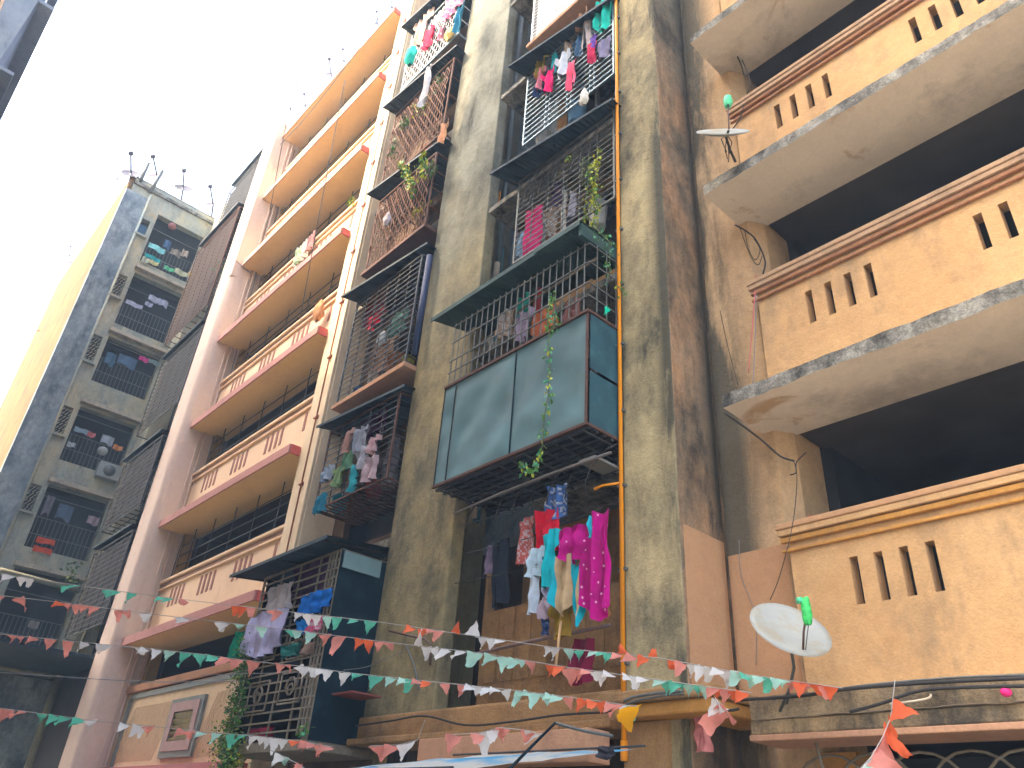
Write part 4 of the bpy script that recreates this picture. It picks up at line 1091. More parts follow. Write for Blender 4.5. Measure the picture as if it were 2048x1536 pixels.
# ================================================================== HOUSEHOLD CLUTTER
def pot(p, r, h, m_, label, name='bucket', cat='bucket'):
    p = Vector(p)
    mb = MB().tube([p, p + Vector((0, 0, h * .1)), p + Vector((0, 0, h)), p + Vector((0, 0, h * 1.01))], [r * .75, r * .8, r, r * 1.06], 14)
    return mb.build(name, m_, None, label, cat, 'household things kept in the cages')
HC = [(-11.6, 6.15, 8.64, .16, .3, (.04, .12, .3), 'blue bucket at the left on the floor of the peach ledge cage'),
      (-11.1, 6.1, 8.64, .13, .42, (.45, .42, .36), 'tall pale drum on the floor of the peach ledge cage'),
      (-10.4, 6.12, 8.64, .2, .5, (.25, .12, .06), 'brown barrel on the floor of the peach ledge cage'),
      (-10.0, 6.1, 8.64, .12, .3, (.3, .3, .05), 'olive yellow tin on the floor of the peach ledge cage'),
      (-11.7, 6.2, 6.47, .15, .3, (.02, .25, .32), 'teal bucket on the grid floor of the laundry cage'),
      (-10.6, 6.2, 6.47, .16, .26, (.3, .05, .05), 'red tub on the grid floor of the laundry cage'),
      (-10.1, 6.15, 6.47, .14, .34, (.2, .2, .2), 'grey can on the grid floor of the laundry cage'),
      (-11.4, 6.05, 11.77, .14, .25, (.5, .2, .08), 'terracotta pot at the left of the fern cage floor'),
      (-10.9, 6.05, 11.77, .13, .25, (.55, .25, .12), 'terracotta pot in the middle of the fern cage floor'),
      (-10.3, 6.05, 11.77, .15, .3, (.45, .3, .18), 'large clay pot at the right of the fern cage floor'),
      (-11.3, 6.1, 14.37, .15, .3, (.5, .2, .08), 'terracotta pot at the left of the plant crowded cage floor'),
      (-10.5, 6.1, 14.37, .15, .3, (.45, .16, .06), 'red clay pot at the right of the plant crowded cage floor'),
      (-7.0, 6.3, 12.1, .15, .35, (.3, .3, .28), 'grey drum at the left on the floor of the blue grey cage'),
      (-6.2, 6.3, 12.1, .17, .4, (.1, .2, .3), 'blue drum on the floor of the blue grey cage'),
      (-6.6, 6.3, 9.44, .15, .3, (.2, .12, .08), 'brown pot on the floor of the arched bar cage'),
      (-5.7, 6.3, 9.44, .15, .45, (.5, .5, .48), 'white drum on the floor of the arched bar cage')]
for x, y, z, r, h, c, lab in HC: pot((x, y, z), r, h, cmat(c), lab)

# ================================================================== PLANTS
def leaf_mesh(material):
    k = 'leaf' + material.name
    if k not in UNIT:
        me = bpy.data.meshes.new('leaf_mesh')
        me.from_pydata([(0, 0, 0), (.28, .25, .06), (.22, .7, .05), (0, 1, -.08), (-.22, .7, .05), (-.28, .25, .06), (0, .5, -.03)], [],
                       [(0, 1, 6), (1, 2, 6), (2, 3, 6), (3, 4, 6), (4, 5, 6), (5, 0, 6)])
        me.materials.append(material); me.update()
        UNIT[k] = me
    return UNIT[k]
def leaf_piece(parent, material, p, size):
    o = bpy.data.objects.new('leaf', leaf_mesh(material))
    COL.objects.link(o); o.parent = parent
    o.location = Vector(p) - ORG[parent.name]
    o.scale = (size * R.uniform(.7, 1.2),) * 3
    o.rotation_euler = (R.uniform(-2.4, -0.6), R.uniform(-.8, .8), R.uniform(0, 6.28))
def leaf_cloud(mb, p, size):
    d = Vector((R.uniform(-1, 1), R.uniform(-1, 1), R.uniform(-1.0, .5))).normalized()
    n_ = Vector((R.uniform(-1, 1), R.uniform(-1, 1), R.uniform(-1, 1)))
    u = d.cross(n_).normalized()
    p = Vector(p); s_ = size * R.uniform(.6, 1.2)
    n = len(mb.v)
    mb.v += [tuple(p), tuple(p + d * s_ * .45 + u * s_ * .28), tuple(p + d * s_), tuple(p + d * s_ * .45 - u * s_ * .28)]
    mb.f += [(n, n + 1, n + 2), (n, n + 2, n + 3)]
VG = 'plants growing out of the cages'
def vine(pts, lm, per_m, size, label, each=True, spread=0.06, cat='creeper', name='creeper'):
    pts = [Vector(p) for p in pts]
    t = thing(name, pts[0], label, cat, VG)
    MB().tube(pts, 0.006, 5).build('stem', M_STEM, t)
    L = sum((pts[i + 1] - pts[i]).length for i in range(len(pts) - 1))
    n = int(L * per_m)
    mbs = {}
    for i in range(n):
        q = R.random() * (len(pts) - 1); k = int(q); f = q - k
        p = pts[k].lerp(pts[k + 1], f) + Vector((R.gauss(0, spread), R.gauss(0, spread * .6), R.gauss(0, spread)))
        m_ = R.choice(lm)
        if each: leaf_piece(t, m_, p, size)
        else: leaf_cloud(mbs.setdefault(m_.name, (MB(), m_))[0], p, size)
    for mb, m_ in mbs.values(): mb.build('foliage', m_, t, kind='stuff')
    return t
def bush(c, rad, n, lm, size, label, pot=None, each=False):
    c = Vector(c)
    t = thing('potted_plant', c, label, 'plant', VG)
    if pot:
        MB().tube([(c.x, c.y, c.z - 0.22), (c.x, c.y, c.z)], [0.07, 0.10], 10).build('pot', pot, t)
    st = MB()
    for i in range(5):
        st.tube([c, c + Vector((R.uniform(-1, 1) * rad[0] * .7, R.uniform(-1, 1) * rad[1] * .7, rad[2] * R.uniform(.3, 1)))], 0.005, 4)
    st.build('stem', M_STEM, t)
    mbs = {}
    for i in range(n):
        v = Vector((R.gauss(0, .45), R.gauss(0, .45), R.gauss(0.3, .5)))
        p = c + Vector((v.x * rad[0], v.y * rad[1], v.z * rad[2]))
        m_ = R.choice(lm)
        if each: leaf_piece(t, m_, p, size)
        else: leaf_cloud(mbs.setdefault(m_.name, (MB(), m_))[0], p, size)
    for mb, m_ in mbs.values(): mb.build('foliage', m_, t, kind='stuff')
    return t
LY, LG, LDK, LM, LO = LEAF
vine([at(x, y, Y=5.40) for x, y in ((1100, 600), (1096, 640), (1098, 690), (1100, 740), (1097, 790), (1089, 830), (1086, 875), (1083, 900), (1078, 922), (1064, 938), (1048, 938), (1041, 925))],
     [LG, LM, LY, LM, LG], 62, 0.06, 'green creeper trailing down the blue green metal sheets to a hooked tip', spread=0.028)
vine([at(x, y, Y=5.44) for x, y in ((1108, 585), (1104, 610), (1112, 640), (1106, 665))], [LG, LM, LG], 90, 0.05, 'leafy start of the creeper over the bars above the metal sheets', spread=0.05)
vine([at(x, y, Y=5.90) for x, y in ((1196, 300), (1192, 340), (1186, 380), (1192, 410), (1184, 455))], [LY, LY, LG], 130, 0.06, 'thick yellow creeper hanging beside the orange pipe', spread=0.045)
vine([at(x, y, Y=5.92) for x, y in ((1178, 315), (1176, 360), (1172, 400), (1170, 440))], [LO, LY, LG], 70, 0.05, 'thin yellow green creeper left of the thick yellow one', spread=0.03)
vine([at(x, y, Y=5.92) for x, y in ((1166, 312), (1163, 350), (1165, 372))], [LO], 30, 0.05, 'short dry creeper tip beside the thin yellow green one', spread=0.02)
vine([at(x, y, Y=5.50) for x, y in ((1186, 452), (1205, 470), (1220, 485), (1218, 560))], [LG, LDK, LM], 60, 0.05, 'dark green creeper over the corner of the green awning', spread=0.05)
vine([at(x, y, Y=5.95) for x, y in ((1232, 570), (1244, 580), (1246, 592))], [LG, LY], 60, 0.05, 'little sprig growing at the orange pipe clamp', spread=0.03)
bush(at(1137, 316, Y=5.95), (.05, .05, .05), 12, [LY, LG], 0.06, 'small yellow green leaf tuft behind the arched bars', each=True)
bush(at(845, 335, Y=5.6), (.22, .15, .25), 40, [LY, LG], 0.13, 'bright yellow green shrub standing on the awning of the fern cage', each=True)
fern = vine([at(x, y, Y=5.62) for x, y in ((800, 325), (812, 340), (820, 360), (828, 385))], [LY, LG], 80, 0.09, 'arching yellow fern frond over the rusty mesh', spread=0.05)
bush(at(866, 345, Y=5.7), (.15, .12, .2), 40, [LG, LDK], 0.09, 'dark green shrub right of the yellow green one')
bush(at(808, 248, Y=5.72), (.2, .12, .15), 50, [LG, LDK], 0.09, 'green shrub at the left of the plant crowded cage')
bush(at(842, 215, Y=5.74), (.35, .15, .3), 70, [LY, LO, LG], 0.09, 'yellowing shrub in the middle of the plant crowded cage')
bush(at(785, 300, Y=5.74), (.15, .1, .3), 60, [LG, LDK], 0.09, 'green leafy plant at the lower left corner of the plant crowded cage')
bush(at(880, 165, Y=5.8), (.2, .1, .25), 50, [LDK, LO], 0.09, 'dim plant at the upper right of the plant crowded cage')
bush(at(840, 425, Y=5.8), (.35, .1, .2), 60, [LO, LY], 0.08, 'dry yellow plant inside the fern cage')
bush(at(703, 405, Y=6.3), (.16, .1, .12), 40, [LY, LG], 0.09, 'yellow green potted plant on the pink block parapet by the pilaster', pot=None)
bush(at(440, 540, Y=5.8), (.25, .2, .3), 50, [LG, LM], 0.12, 'fresh green plant beside the pink column in the far bay')
ivy = vine([at(x, y, Y=5.2) for x, y in ((490, 1290), (486, 1340), (478, 1380), (470, 1420), (462, 1460), (455, 1500), (462, 1530))], [LO, LG, LDK, LDK], 900, 0.06, 'thick ivy climbing the left edge of the large olive cage', each=False, spread=0.10)
vine([at(x, y, Y=5.2) for x, y in ((440, 1480), (452, 1510), (470, 1534))], [LY, LG, LDK], 700, 0.06, 'spreading foot of the ivy at the bottom of the large olive cage', each=False, spread=0.14)
bush(at(607, 1466, Y=5.25), (.07, .06, .08), 25, [LM, LG], 0.07, 'tiny green plant on the floor of the large olive cage')
bush(at(486, 1278, Y=5.28), (.08, .06, .08), 25, [LY, LG], 0.07, 'lime green sprig at the upper left of the large olive cage')
bush(at(140, 1160, X=-26), (.3, .3, .4), 60, [LO, LDK], 0.14, 'dim shrub on the shed roof by the wing')
for i, (x, y) in enumerate([(340, 375), (352, 382), (386, 405)]):
    bush(at(x, y, Z=24.1), (.25, .2, .5), 16, [LO], 0.1, ['dry weed sprouting on the wing roof, left', 'dry weed sprouting on the wing roof, middle', 'dry weed sprouting on the wing roof near the dish'][i])

# ================================================================== DISHES
CRr, CRd, CRf = Vector(CR[0]), Vector(CR[1]), Vector(CR[2])
def dish(c, dia, nrm, label, armdir=None, bag=None, mast=None, mtl=None, arm_from=None, cat='satellite dish'):
    c = Vector(c); n = Vector(nrm).normalized()
    t = thing('satellite_dish', mast[-1] if mast else c, label, cat, 'satellite dishes')
    u = n.cross(Vector((0, 0, 1)))
    u = u.normalized() if u.length > .05 else Vector((1, 0, 0))
    w = n.cross(u)
    mb = MB(); r = dia / 2; rows, seg = 6, 32
    for side in (0, 1):
        b0 = len(mb.v)
        for j in range(rows + 1):
            rr = r * j / rows
            for k in range(seg):
                a_ = 2 * math.pi * k / seg
                d_ = 0.16 * r * (j / rows) ** 2 - side * 0.012
                mb.v.append(tuple(c + u * math.cos(a_) * rr + w * math.sin(a_) * rr + n * (d_ - 0.16 * r)))
        for j in range(rows):
            for k in range(seg):
                k2 = (k + 1) % seg
                mb.f.append((b0 + j * seg + k, b0 + (j + 1) * seg + k, b0 + (j + 1) * seg + k2, b0 + j * seg + k2))
    e0 = rows * seg; e1 = (rows + 1) * seg + rows * seg
    for k in range(seg):
        k2 = (k + 1) % seg
        mb.f.append((e0 + k, e1 + k, e1 + k2, e0 + k2))
    mb.smooth = True
    mb.build('reflector', mtl or M_DISH, t)
    return t, c, n, u, w
# the big dish on the right block
vd = (at(1581, 1256, Y=5.72) - Vector(CAM)).normalized()
iu = (CRr * 0.33 - CRd * 0.94); iu = (iu - vd * iu.dot(vd)).normalized()
nb = vd * -0.52 + iu * 0.854
t, c, n, u, w = dish(at(1581, 1256, Y=5.72), 0.63, nb, 'large white satellite dish with green bagged receiver below the lowest slots',
                     mast=[at(1565, 1420, Y=6.05)])
lnb = at(1613, 1222, Y=5.50); foot = at(1606, 1308, Y=5.70)
MB().tube([foot, (foot + lnb) / 2 + Vector((0, -.015, 0)), lnb], 0.009, 6).build('arm', M_ARM, t)
MB().tube([foot + Vector((0.02, 0, .01)), lnb + Vector((0.03, 0, 0))], 0.004, 5).build('feed_cable', M_WIRE, t)
g_ = MB(); sd = 3.3
g_.grid(lambda a_, b_: lnb + Vector((0.034 * math.cos(a_ * 6.283) * (0.65 + 0.5 * math.sin(b_ * 3)) + 0.012 * mnoise.noise(Vector((a_ * 5, b_ * 6, sd))), 0.034 * math.sin(a_ * 6.283) * (0.65 + 0.5 * math.sin(b_ * 3)), -0.10 + 0.20 * b_ + 0.01 * mnoise.noise(Vector((a_ * 7, b_ * 5, 1))))), 12, 9)
g_.smooth = True
g_.build('bagged_receiver', M_LNB, t)
MB().tube([lnb + Vector((-.03, -.02, .06)), lnb + Vector((-.035, -.03, .10))], [0.028, 0.022], 10).build('receiver_cap', M_LNB2, t)
m0 = at(1583, 1300, Y=5.82)
MB().tube([m0, at(1588, 1335, Y=5.9), at(1580, 1375, Y=6.0), at(1560, 1422, Y=6.1)], 0.013, 8).build('mast', M_BARG, t)
MB().tube([at(1580, 1375, Y=6.0), at(1572, 1418, Y=6.14)], 0.01, 6).build('strut', M_BARG, t)
# the dish seen edge on
vd = (at(1446, 262, Y=5.80) - Vector(CAM)).normalized()
iu = (CRr * 0.06 - CRd); iu = (iu - vd * iu.dot(vd)).normalized()
ns = vd * -0.09 + iu
t, c, n, u, w = dish(at(1446, 262, Y=5.80), 0.62, ns, 'white satellite dish seen edge on beside the upper left parapet end', mast=[at(1470, 325, Y=6.2)])
p0 = at(1458, 258, Y=5.74); p1 = at(1456, 205, Y=5.72)
MB().tube([p0, p1], 0.009, 6).build('arm', M_ARM, t)
g_ = MB()
g_.grid(lambda a_, b_: p1 + Vector((0.05 * math.cos(a_ * 6.283) * (0.7 + 0.4 * math.sin(b_ * 3)) + 0.014 * mnoise.noise(Vector((a_ * 5, b_ * 6, sd))), 0.05 * math.sin(a_ * 6.283) * (0.7 + 0.4 * math.sin(b_ * 3)), -0.07 + 0.17 * b_)), 12, 9)
g_.smooth = True
g_.build('bagged_receiver', M_LNB2, t)
MB().tube([at(1457, 262, Y=5.8), at(1452, 275, Y=5.9), at(1460, 300, Y=6.05), at(1471, 324, Y=6.2)], 0.016, 7).build('mast', M_CABLE, t)
mb = MB()
for dx, dy in ((-12, 8), (10, 14), (-4, 30), (4, 40)):
    mb.tube([at(1454, 270, Y=5.82), at(1454 + dx, 270 + dy, Y=5.84), at(1456 + dx * .2, 300 + dy * .6, Y=6.0)], 0.006, 5)
mb.build('loose_cable', M_CABLE, t)
# roof dishes
def roof_dish(px, py, wpx, label, Y=None, X=None, tilt=0.5, side=0.1, D=None):
    p = at(px, py, Y=Y, X=X, D=D)
    dep = (p - Vector(CAM)).dot(CRf)
    dia = 1.15 * wpx * dep / FPX
    n = (CRr * side - CRd * 0.98 - CRf * tilt)
    mastp = p + Vector((0.08, 0.1, -0.7))
    t, c, n, u, w = dish(p, dia, n, label, mast=[mastp], mtl=M_DISHG)
    up_ = (n + CRr * (-0.1)).normalized()
    q = p + up_ * dia * 1.0
    MB().tube([p, q], dia * 0.045, 5).build('arm', M_DISHG, t)
    MB().tube([q - up_ * dia * .08, q + up_ * dia * .1], dia * 0.13, 7).build('receiver', M_DISHG, t)
    MB().tube([p - n * dia * .05, p + Vector((0.02, 0.05, -0.3)), mastp], dia * 0.05, 5).build('mast', M_DISHG, t)
for a_ in [(262, 346, 34, 'dish at the front corner of the wing roof, tilted to the right', dict(X=-28.0, side=0.35)),
           (314, 351, 32, 'flat looking dish between the two poles of the wing roof', dict(X=-28.0)),
           (366, 375, 30, 'dish tipped to the left in the middle of the wing roof', dict(X=-28.0, side=0.4)),
           (426, 408, 30, 'round pale dish at the right end of the wing roof', dict(X=-28.2, tilt=0.45)),
           (238, 374, 14, 'tiny dish on the left edge of the wing roof just below the corner dish', dict(Y=2.9)),
           (146, 508, 14, 'upper tiny dish on the far left edge of the wing roof', dict(Y=2.9)),
           (142, 525, 12, 'lower tiny dish on the far left edge of the wing roof', dict(Y=2.9)),
           (590, 236, 16, 'small dish nearest the pink column on the pink block roof', dict(Y=6.3, side=-.3)),
           (611, 210, 18, 'small dish second from the pink column on the pink block roof', dict(Y=6.3)),
           (662, 148, 24, 'white round dish on the pink block roof edge, facing the street', dict(Y=6.3, tilt=0.6)),
           (688, 121, 18, 'small dish right of the round one on the pink block roof', dict(Y=6.3)),
           (755, 46, 18, 'small dish near the pilaster on the pink block roof', dict(Y=6.3)),
           (784, 13, 20, 'small dish nearest the pilaster top on the pink block roof', dict(Y=6.3)),
           (524, 292, 12, 'tiny dish peeking over the pink column, upper', dict(Y=6.3)),
           (530, 275, 10, 'tiny dish peeking over the pink column, topmost', dict(Y=6.3))]:
    roof_dish(a_[0], a_[1], a_[2], a_[3], **a_[4])
for i, (a_, b_) in enumerate((((297, 326), (281, 362)), ((325, 341), (300, 385)))):
    p, q = at(*a_, X=-27.65), at(*b_, X=-27.65)
    MB().tube([p, q], 0.07, 8).build('roof_pole', M_BARG, None, ['thin grey pole on the wing roof, the left one', 'thicker grey pole on the wing roof, the right one'][i], 'pole', 'poles on the wing roof')

# ================================================================== PIPES
t = thing('gas_pipe', (-5.04, 5.97, 2.4), 'bright orange gas pipe running up the edge of the stained pier', 'pipe')
MB().tube([(-5.03, 5.975, 2.35), (-5.035, 5.97, 14), (-5.05, 5.98, 22)], 0.025, 10).build('tube', M_ORANGE, t)
for i in range(16):
    piece('clamp', M_BARG, t, (-5.03, 5.99, 3.2 + i * 0.93), (0.10, 0.05, 0.03))
MB().tube([(-5.03, 5.975, 2.35), (-5.03, 5.975, 2.52)], 0.035, 10).build('coupling', M_ORANGE, t)
for (px, py) in ((1210, 210), (1208, 972)):
    p = at(px, py, Y=5.95)
    MB().tube([(-5.03, 5.97, p.z - .02), (p.x, 5.93, p.z), (p.x - .1, 5.9, p.z - 0.03)], [0.014, 0.014, 0.02], 7).build('branch_tap', M_PIPEC if py < 500 else M_ORANGE, t)
for i, (px, py, y, z0, z1, m_, lab) in enumerate([(1003, 500, 6.75, 5.7, 11.0, M_PIPET, 'teal drain pipe deep in the slot beside the grey column'),
                                               (1022, 260, 6.7, 9.8, 21, M_PIPEG, 'grey drain pipe in the slot beside the grey column'),
                                               (1000, 470, 6.6, 5.7, 10.5, M_PIPEC, 'cream drain pipe in the slot beside the teal one')]):
    p = at(px, py, Y=y)
    MB().tube([(p.x, y, z0), (p.x, y, z1)], 0.055, 9).build('drain_pipe', m_, None, lab, 'pipe')
MB().tube([(-4.28, 6.74, 2.95), (-4.28, 6.74, 26)], 0.015, 8).build('drain_pipe', P_PIERSIDE, None, 'thin blue grey pipe in the inner corner of the stained pier', 'pipe')
p = at(846, 600, Y=5.9)
MB().tube([(p.x, 5.9, 8.7), (p.x, 5.9, 10.9)], 0.06, 9).build('drain_pipe', mat('dull_blue_pipe', (0.02, 0.035, 0.09), 0.6), None, 'dull blue pipe between the peach ledge cage and the grey column', 'pipe')
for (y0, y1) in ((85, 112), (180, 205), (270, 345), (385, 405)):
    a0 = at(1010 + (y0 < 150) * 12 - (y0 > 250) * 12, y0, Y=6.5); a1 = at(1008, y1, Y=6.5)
    piece('painted_glint', mat('sun_glint_orange', (0.9, 0.36, 0.06), 0.8), RB, (a0.x, 6.5, (a0.z + a1.z) / 2), (0.08, 0.02, a0.z - a1.z))  # orange strips paint sun glints into the recess
MB().tube([at(780, 1262, Y=6.0), at(850, 1278, Y=5.95), at(862, 1290, Y=5.95), at(860, 1330, Y=6.02)], 0.016, 7).build('bent_pipe', M_ARM, None, 'bent brown pipe sticking out of the grey column foot', 'pipe')
MB().tube([at(812, 1290, Y=6.03), at(828, 1330, Y=6.03), at(838, 1380, Y=6.03)], 0.01, 6).build('bent_pipe', M_PIPEG, None, 'thin grey pipe slanting down the grey column foot', 'pipe')
pl = MB(); a0 = at(690, 1392, Y=5.7); pl.box(a0.x, a0.x + 0.5, 5.5, 5.95, a0.z - 0.02, a0.z)
pl.build('shelf', mat('red_brown_board', (0.25, 0.07, 0.05), 0.7), None, 'red brown board shelf between the olive cage and the grey column', 'shelf')
# pole and rail in the niche
MB().tube([at(1124, 1224, Y=5.6), at(1110, 1344, Y=5.3)], 0.014, 7).build('stick', mat('bamboo', (0.42, 0.26, 0.12), 0.7), None, 'bamboo stick poking out under the laundry niche', 'stick')
MB().tube([at(958, 1306, Y=5.7), at(1050, 1285, Y=5.65), at(1222, 1250, Y=5.7)], 0.02, 7).build('rail', M_ARM, None, 'rusty rail under the laundry of the open niche', 'rail')
MB().tube([at(905, 1028, Y=5.6), at(1000, 988, Y=5.55), at(1110, 945, Y=5.55), at(1222, 905, Y=5.6)], [0.006, 0.02, 0.018, 0.018], 7).build('curtain_pole', mat('pale_worn_pole', (0.13, 0.11, 0.10), 0.7), None, 'long worn pole with pale torn end above the open niche', 'pole')
cb = MB()
for i in range(8):
    x = -7.3 + i * 0.29
    cb.tube([(x + 0.45 * (1 - math.cos(j * math.pi / 12)), 5.65, 4.95 + 0.42 * math.sin(j * math.pi / 12)) for j in range(7)], 0.008, 5)
cb.build('curved_bars', M_CABLE, None, 'dark arched bars under the worn pole of the niche', 'grille')
MB().box(-5.32, -5.08, 5.6, 6.0, 5.28, 5.31).build('sheet_flap', mat('pale_metal_flap', (0.16, 0.165, 0.15), 0.6), None, 'pale sheet metal flap beside the orange pipe above the niche', 'sheet')
nl = MB()
for z, y in ((5.0, 5.55), (4.72, 5.75), (4.3, 5.62)):
    nl.tube([(-7.35, y, z), (-6.2, y, z - 0.06), (-5.1, y, z + 0.03)], 0.005, 4)
nl.build('clothes_line', M_CABLE, None, 'three sagging washing lines across the open niche', 'washing line')

# ================================================================== CABLES
def cable(pts, r, label, m_=None, name='cable', n=5, cat='cable'):
    P = [Vector(p) for p in pts]
    out = []
    for i in range(len(P) - 1):
        p0 = P[max(i - 1, 0)]; p1 = P[i]; p2 = P[i + 1]; p3 = P[min(i + 2, len(P) - 1)]
        for k in range(6):
            s_ = k / 6
            out.append(0.5 * ((2 * p1) + (p2 - p0) * s_ + (2 * p0 - 5 * p1 + 4 * p2 - p3) * s_ * s_ + (3 * p1 - p0 - 3 * p2 + p3) * s_ ** 3))
    out.append(P[-1])
    return MB().tube(out, r, n).build(name, m_ or M_CABLE, None, label, cat)
def px(L, Y): return [at(x, y, Y=Y) for x, y in L]
cable(px([(1484, 120), (1500, 160), (1492, 195), (1480, 235), (1462, 262)], 6.55), 0.008, 'black cable drooping to the edge on dish')
cable(px([(1468, 100), (1482, 128), (1488, 150)], 6.75), 0.010, 'knotted black cable under the topmost grimy slab')
cable(px([(1432, 116), (1436, 130), (1430, 138)], 6.7), 0.012, 'dull red wire end under the topmost grimy slab', M_PIPER)
cable(px([(1470, 450), (1492, 462), (1512, 480), (1530, 520), (1526, 548)], 6.7), 0.010, 'thick black cable at the jamb of the second veranda')
cable(px([(1490, 462), (1496, 495), (1510, 520), (1520, 500), (1508, 478)], 6.7), 0.005, 'looped black cable at the jamb of the second veranda')
cable(px([(1480, 456), (1500, 510), (1516, 530), (1524, 512)], 6.72), 0.005, 'second loop of thin cable at the jamb of the second veranda')
cable(px([(1512, 550), (1506, 640), (1497, 745)], 6.55), 0.005, 'pink cord hanging down the end of the middle parapet', mat('pink_cord', (0.6, 0.12, 0.15), 0.7), cat='cord')
cable(px([(1512, 556), (1511, 650), (1506, 768)], 6.56), 0.006, 'grey cable hanging beside the pink cord', M_WIRE)
cable(px([(1440, 620), (1455, 690), (1476, 770)], 6.82), 0.004, 'faint thin wire down the stained wall beside the pier')
cable(px([(1449, 826), (1490, 855), (1526, 882), (1560, 912), (1588, 922)], 6.3), 0.010, 'black cable bundle along the left end of the lowest slab')
cable(px([(1588, 922), (1594, 960), (1585, 1050), (1560, 1150), (1540, 1200)], 6.1), 0.004, 'thin cable running down to the large dish')
cable(px([(1580, 950), (1592, 945), (1593, 925), (1612, 905)], 6.5), 0.006, 'curled cable end at the lowest veranda jamb')
cable(px([(1478, 1080), (1482, 1150), (1510, 1230), (1512, 1330)], 6.8), 0.004, 'grey wire sagging down the wall left of the large dish', M_WIRE)
cable(px([(1248, 1402), (1270, 1394), (1320, 1386), (1366, 1382)], 5.70), 0.014, 'double grey cable lying on the small pier ledge', M_BARG)
cable(px([(1250, 1410), (1280, 1400), (1330, 1391), (1368, 1388)], 5.70), 0.010, 'lower grey cable on the small pier ledge', M_BARG)
cable(px([(1368, 1384), (1400, 1400), (1450, 1420), (1478, 1418)], 5.9), 0.012, 'cable bridging the pier ledge and the long ledge')
cable(px([(1480, 1400), (1600, 1392), (1700, 1378), (1850, 1366), (2060, 1356)], 6.0), 0.014, 'thick black cable wavering along the long ledge')
cable(px([(1700, 1424), (1760, 1408), (1830, 1384), (1900, 1376), (2060, 1372)], 5.98), 0.013, 'second black cable rising along the long ledge')
cable(px([(1780, 1408), (1830, 1402), (1858, 1396), (1862, 1388)], 5.98), 0.008, 'pale cable end lying on the long ledge', M_PIPEC)
cable(px([(1500, 1398), (1620, 1388), (1720, 1372), (1900, 1356), (2060, 1350)], 6.05), 0.009, 'pale cable above the thick black ones', M_BARG)
cable(px([(712, 1452), (780, 1442), (850, 1432), (930, 1450), (1020, 1444), (1120, 1430), (1224, 1424)], 5.84), 0.012, 'black cable drooping along the foot of the grey column')
cable(px([(1110, 1446), (1170, 1462), (1225, 1472)], 5.3), 0.014, 'grey tube running from the orange pipe foot to the awning arm', M_BARG, cat='tube')
cable([at(0, 1345, D=11), at(190, 1358, D=10.5), at(330, 1364, D=10.5), at(475, 1362, D=10.6)], 0.007, 'thin grey cable crossing in front of the pink column', M_WIRE)
cable([at(400, 1350, D=10.8), at(690, 1340, D=10.4), at(770, 1318, D=10), at(830, 1290, D=9.7)], 0.005, 'thin cable from the olive cage to the grey column', M_WIRE)
cable([at(520, 1128, D=10), at(600, 1085, D=13), at(760, 960, D=15)], 0.003, 'faint strand along the lower pink parapet', M_WIRE) if False else None
cable([at(636, -10, D=16), at(600, 150, D=16), at(572, 250, D=17), at(540, 420, D=18)], 0.009, 'hair thin wire hanging in front of the pink block', M_WIRE)
cable([at(690, 160, D=16), at(640, 420, D=15), at(600, 640, D=15)], 0.009, 'second hair thin wire in front of the pink block', M_WIRE)
cable([at(-20, 210, D=24), at(100, 300, D=24), at(250, 350, D=26)], 0.013, 'thin wire in the white sky running to the wing roof', M_WIRE)
cable([at(-20, 650, D=22), at(30, 655, D=24), at(80, 662, D=26)], 0.013, 'thin wire in the sky at the left edge', M_WIRE)
cable([at(-20, 715, D=22), at(40, 711, D=26)], 0.013, 'lower thin wire in the sky at the left edge', M_WIRE)
cable([at(725, -10, D=20), at(760, 30, D=20), at(640, 200, D=22), at(560, 290, D=24)], 0.012, 'thin wire sagging along the pink block roof', M_WIRE)
for i, (a_, b_, lab) in enumerate([((600, 290), (545, 470), 'first'), ((590, 300), (530, 540), 'second'), ((580, 330), (520, 500), 'third')]):
    cable([at(a_[0], a_[1], X=-20.95), at((a_[0] + b_[0]) / 2 - 6, (a_[1] + b_[1]) / 2, X=-20.93), at(b_[0], b_[1], X=-20.95)], 0.008, lab + ' black cable down the side of the pink column', M_CABLE)
cable([at(470, 520, Y=5.7), at(500, 545, X=-20.9), at(512, 548, X=-20.9), at(420, 900, X=-20.9), at(330, 1190, X=-20.9), at(300, 1290, X=-20.9)], 0.014, 'long cable bundle down the pink column side', M_PIPEG)

# ================================================================== STREET LEVEL THINGS
t = thing('tarp_awning', (-6.2, 5.0, 2.1), 'blue and white tarpaulin awning over the shop at the foot of the pier', 'awning')
mb = MB()
mb.grid(lambda u, v: (-6.6 + 2.15 * u - 0.4 * v, 5.5 - 1.6 * v, 2.38 - 0.30 * v - 0.03 * math.sin(u * 9) * v + 0.02 * mnoise.noise(Vector((u * 8, v * 6, 2)))), 30, 14)
mb.smooth = True
mb.build('sheet', M_TARP, t)
MB().tube([(-6.95, 5.52, 2.40), (-4.42, 5.52, 2.40)], 0.010, 6).build('rod', M_BARD, t)
MB().tube([(-7.4, 3.9, 2.08), (-4.9, 3.9, 2.08)], 0.012, 6).build('rod', M_BARD, t)
cable([at(1110, 1446, Y=5.3), at(1066, 1490, Y=4.6), at(1012, 1545, Y=4.0)], 0.012, 'dark metal arm propping the tarpaulin awning', M_TEALD, name='awning_arm', cat='awning arm')
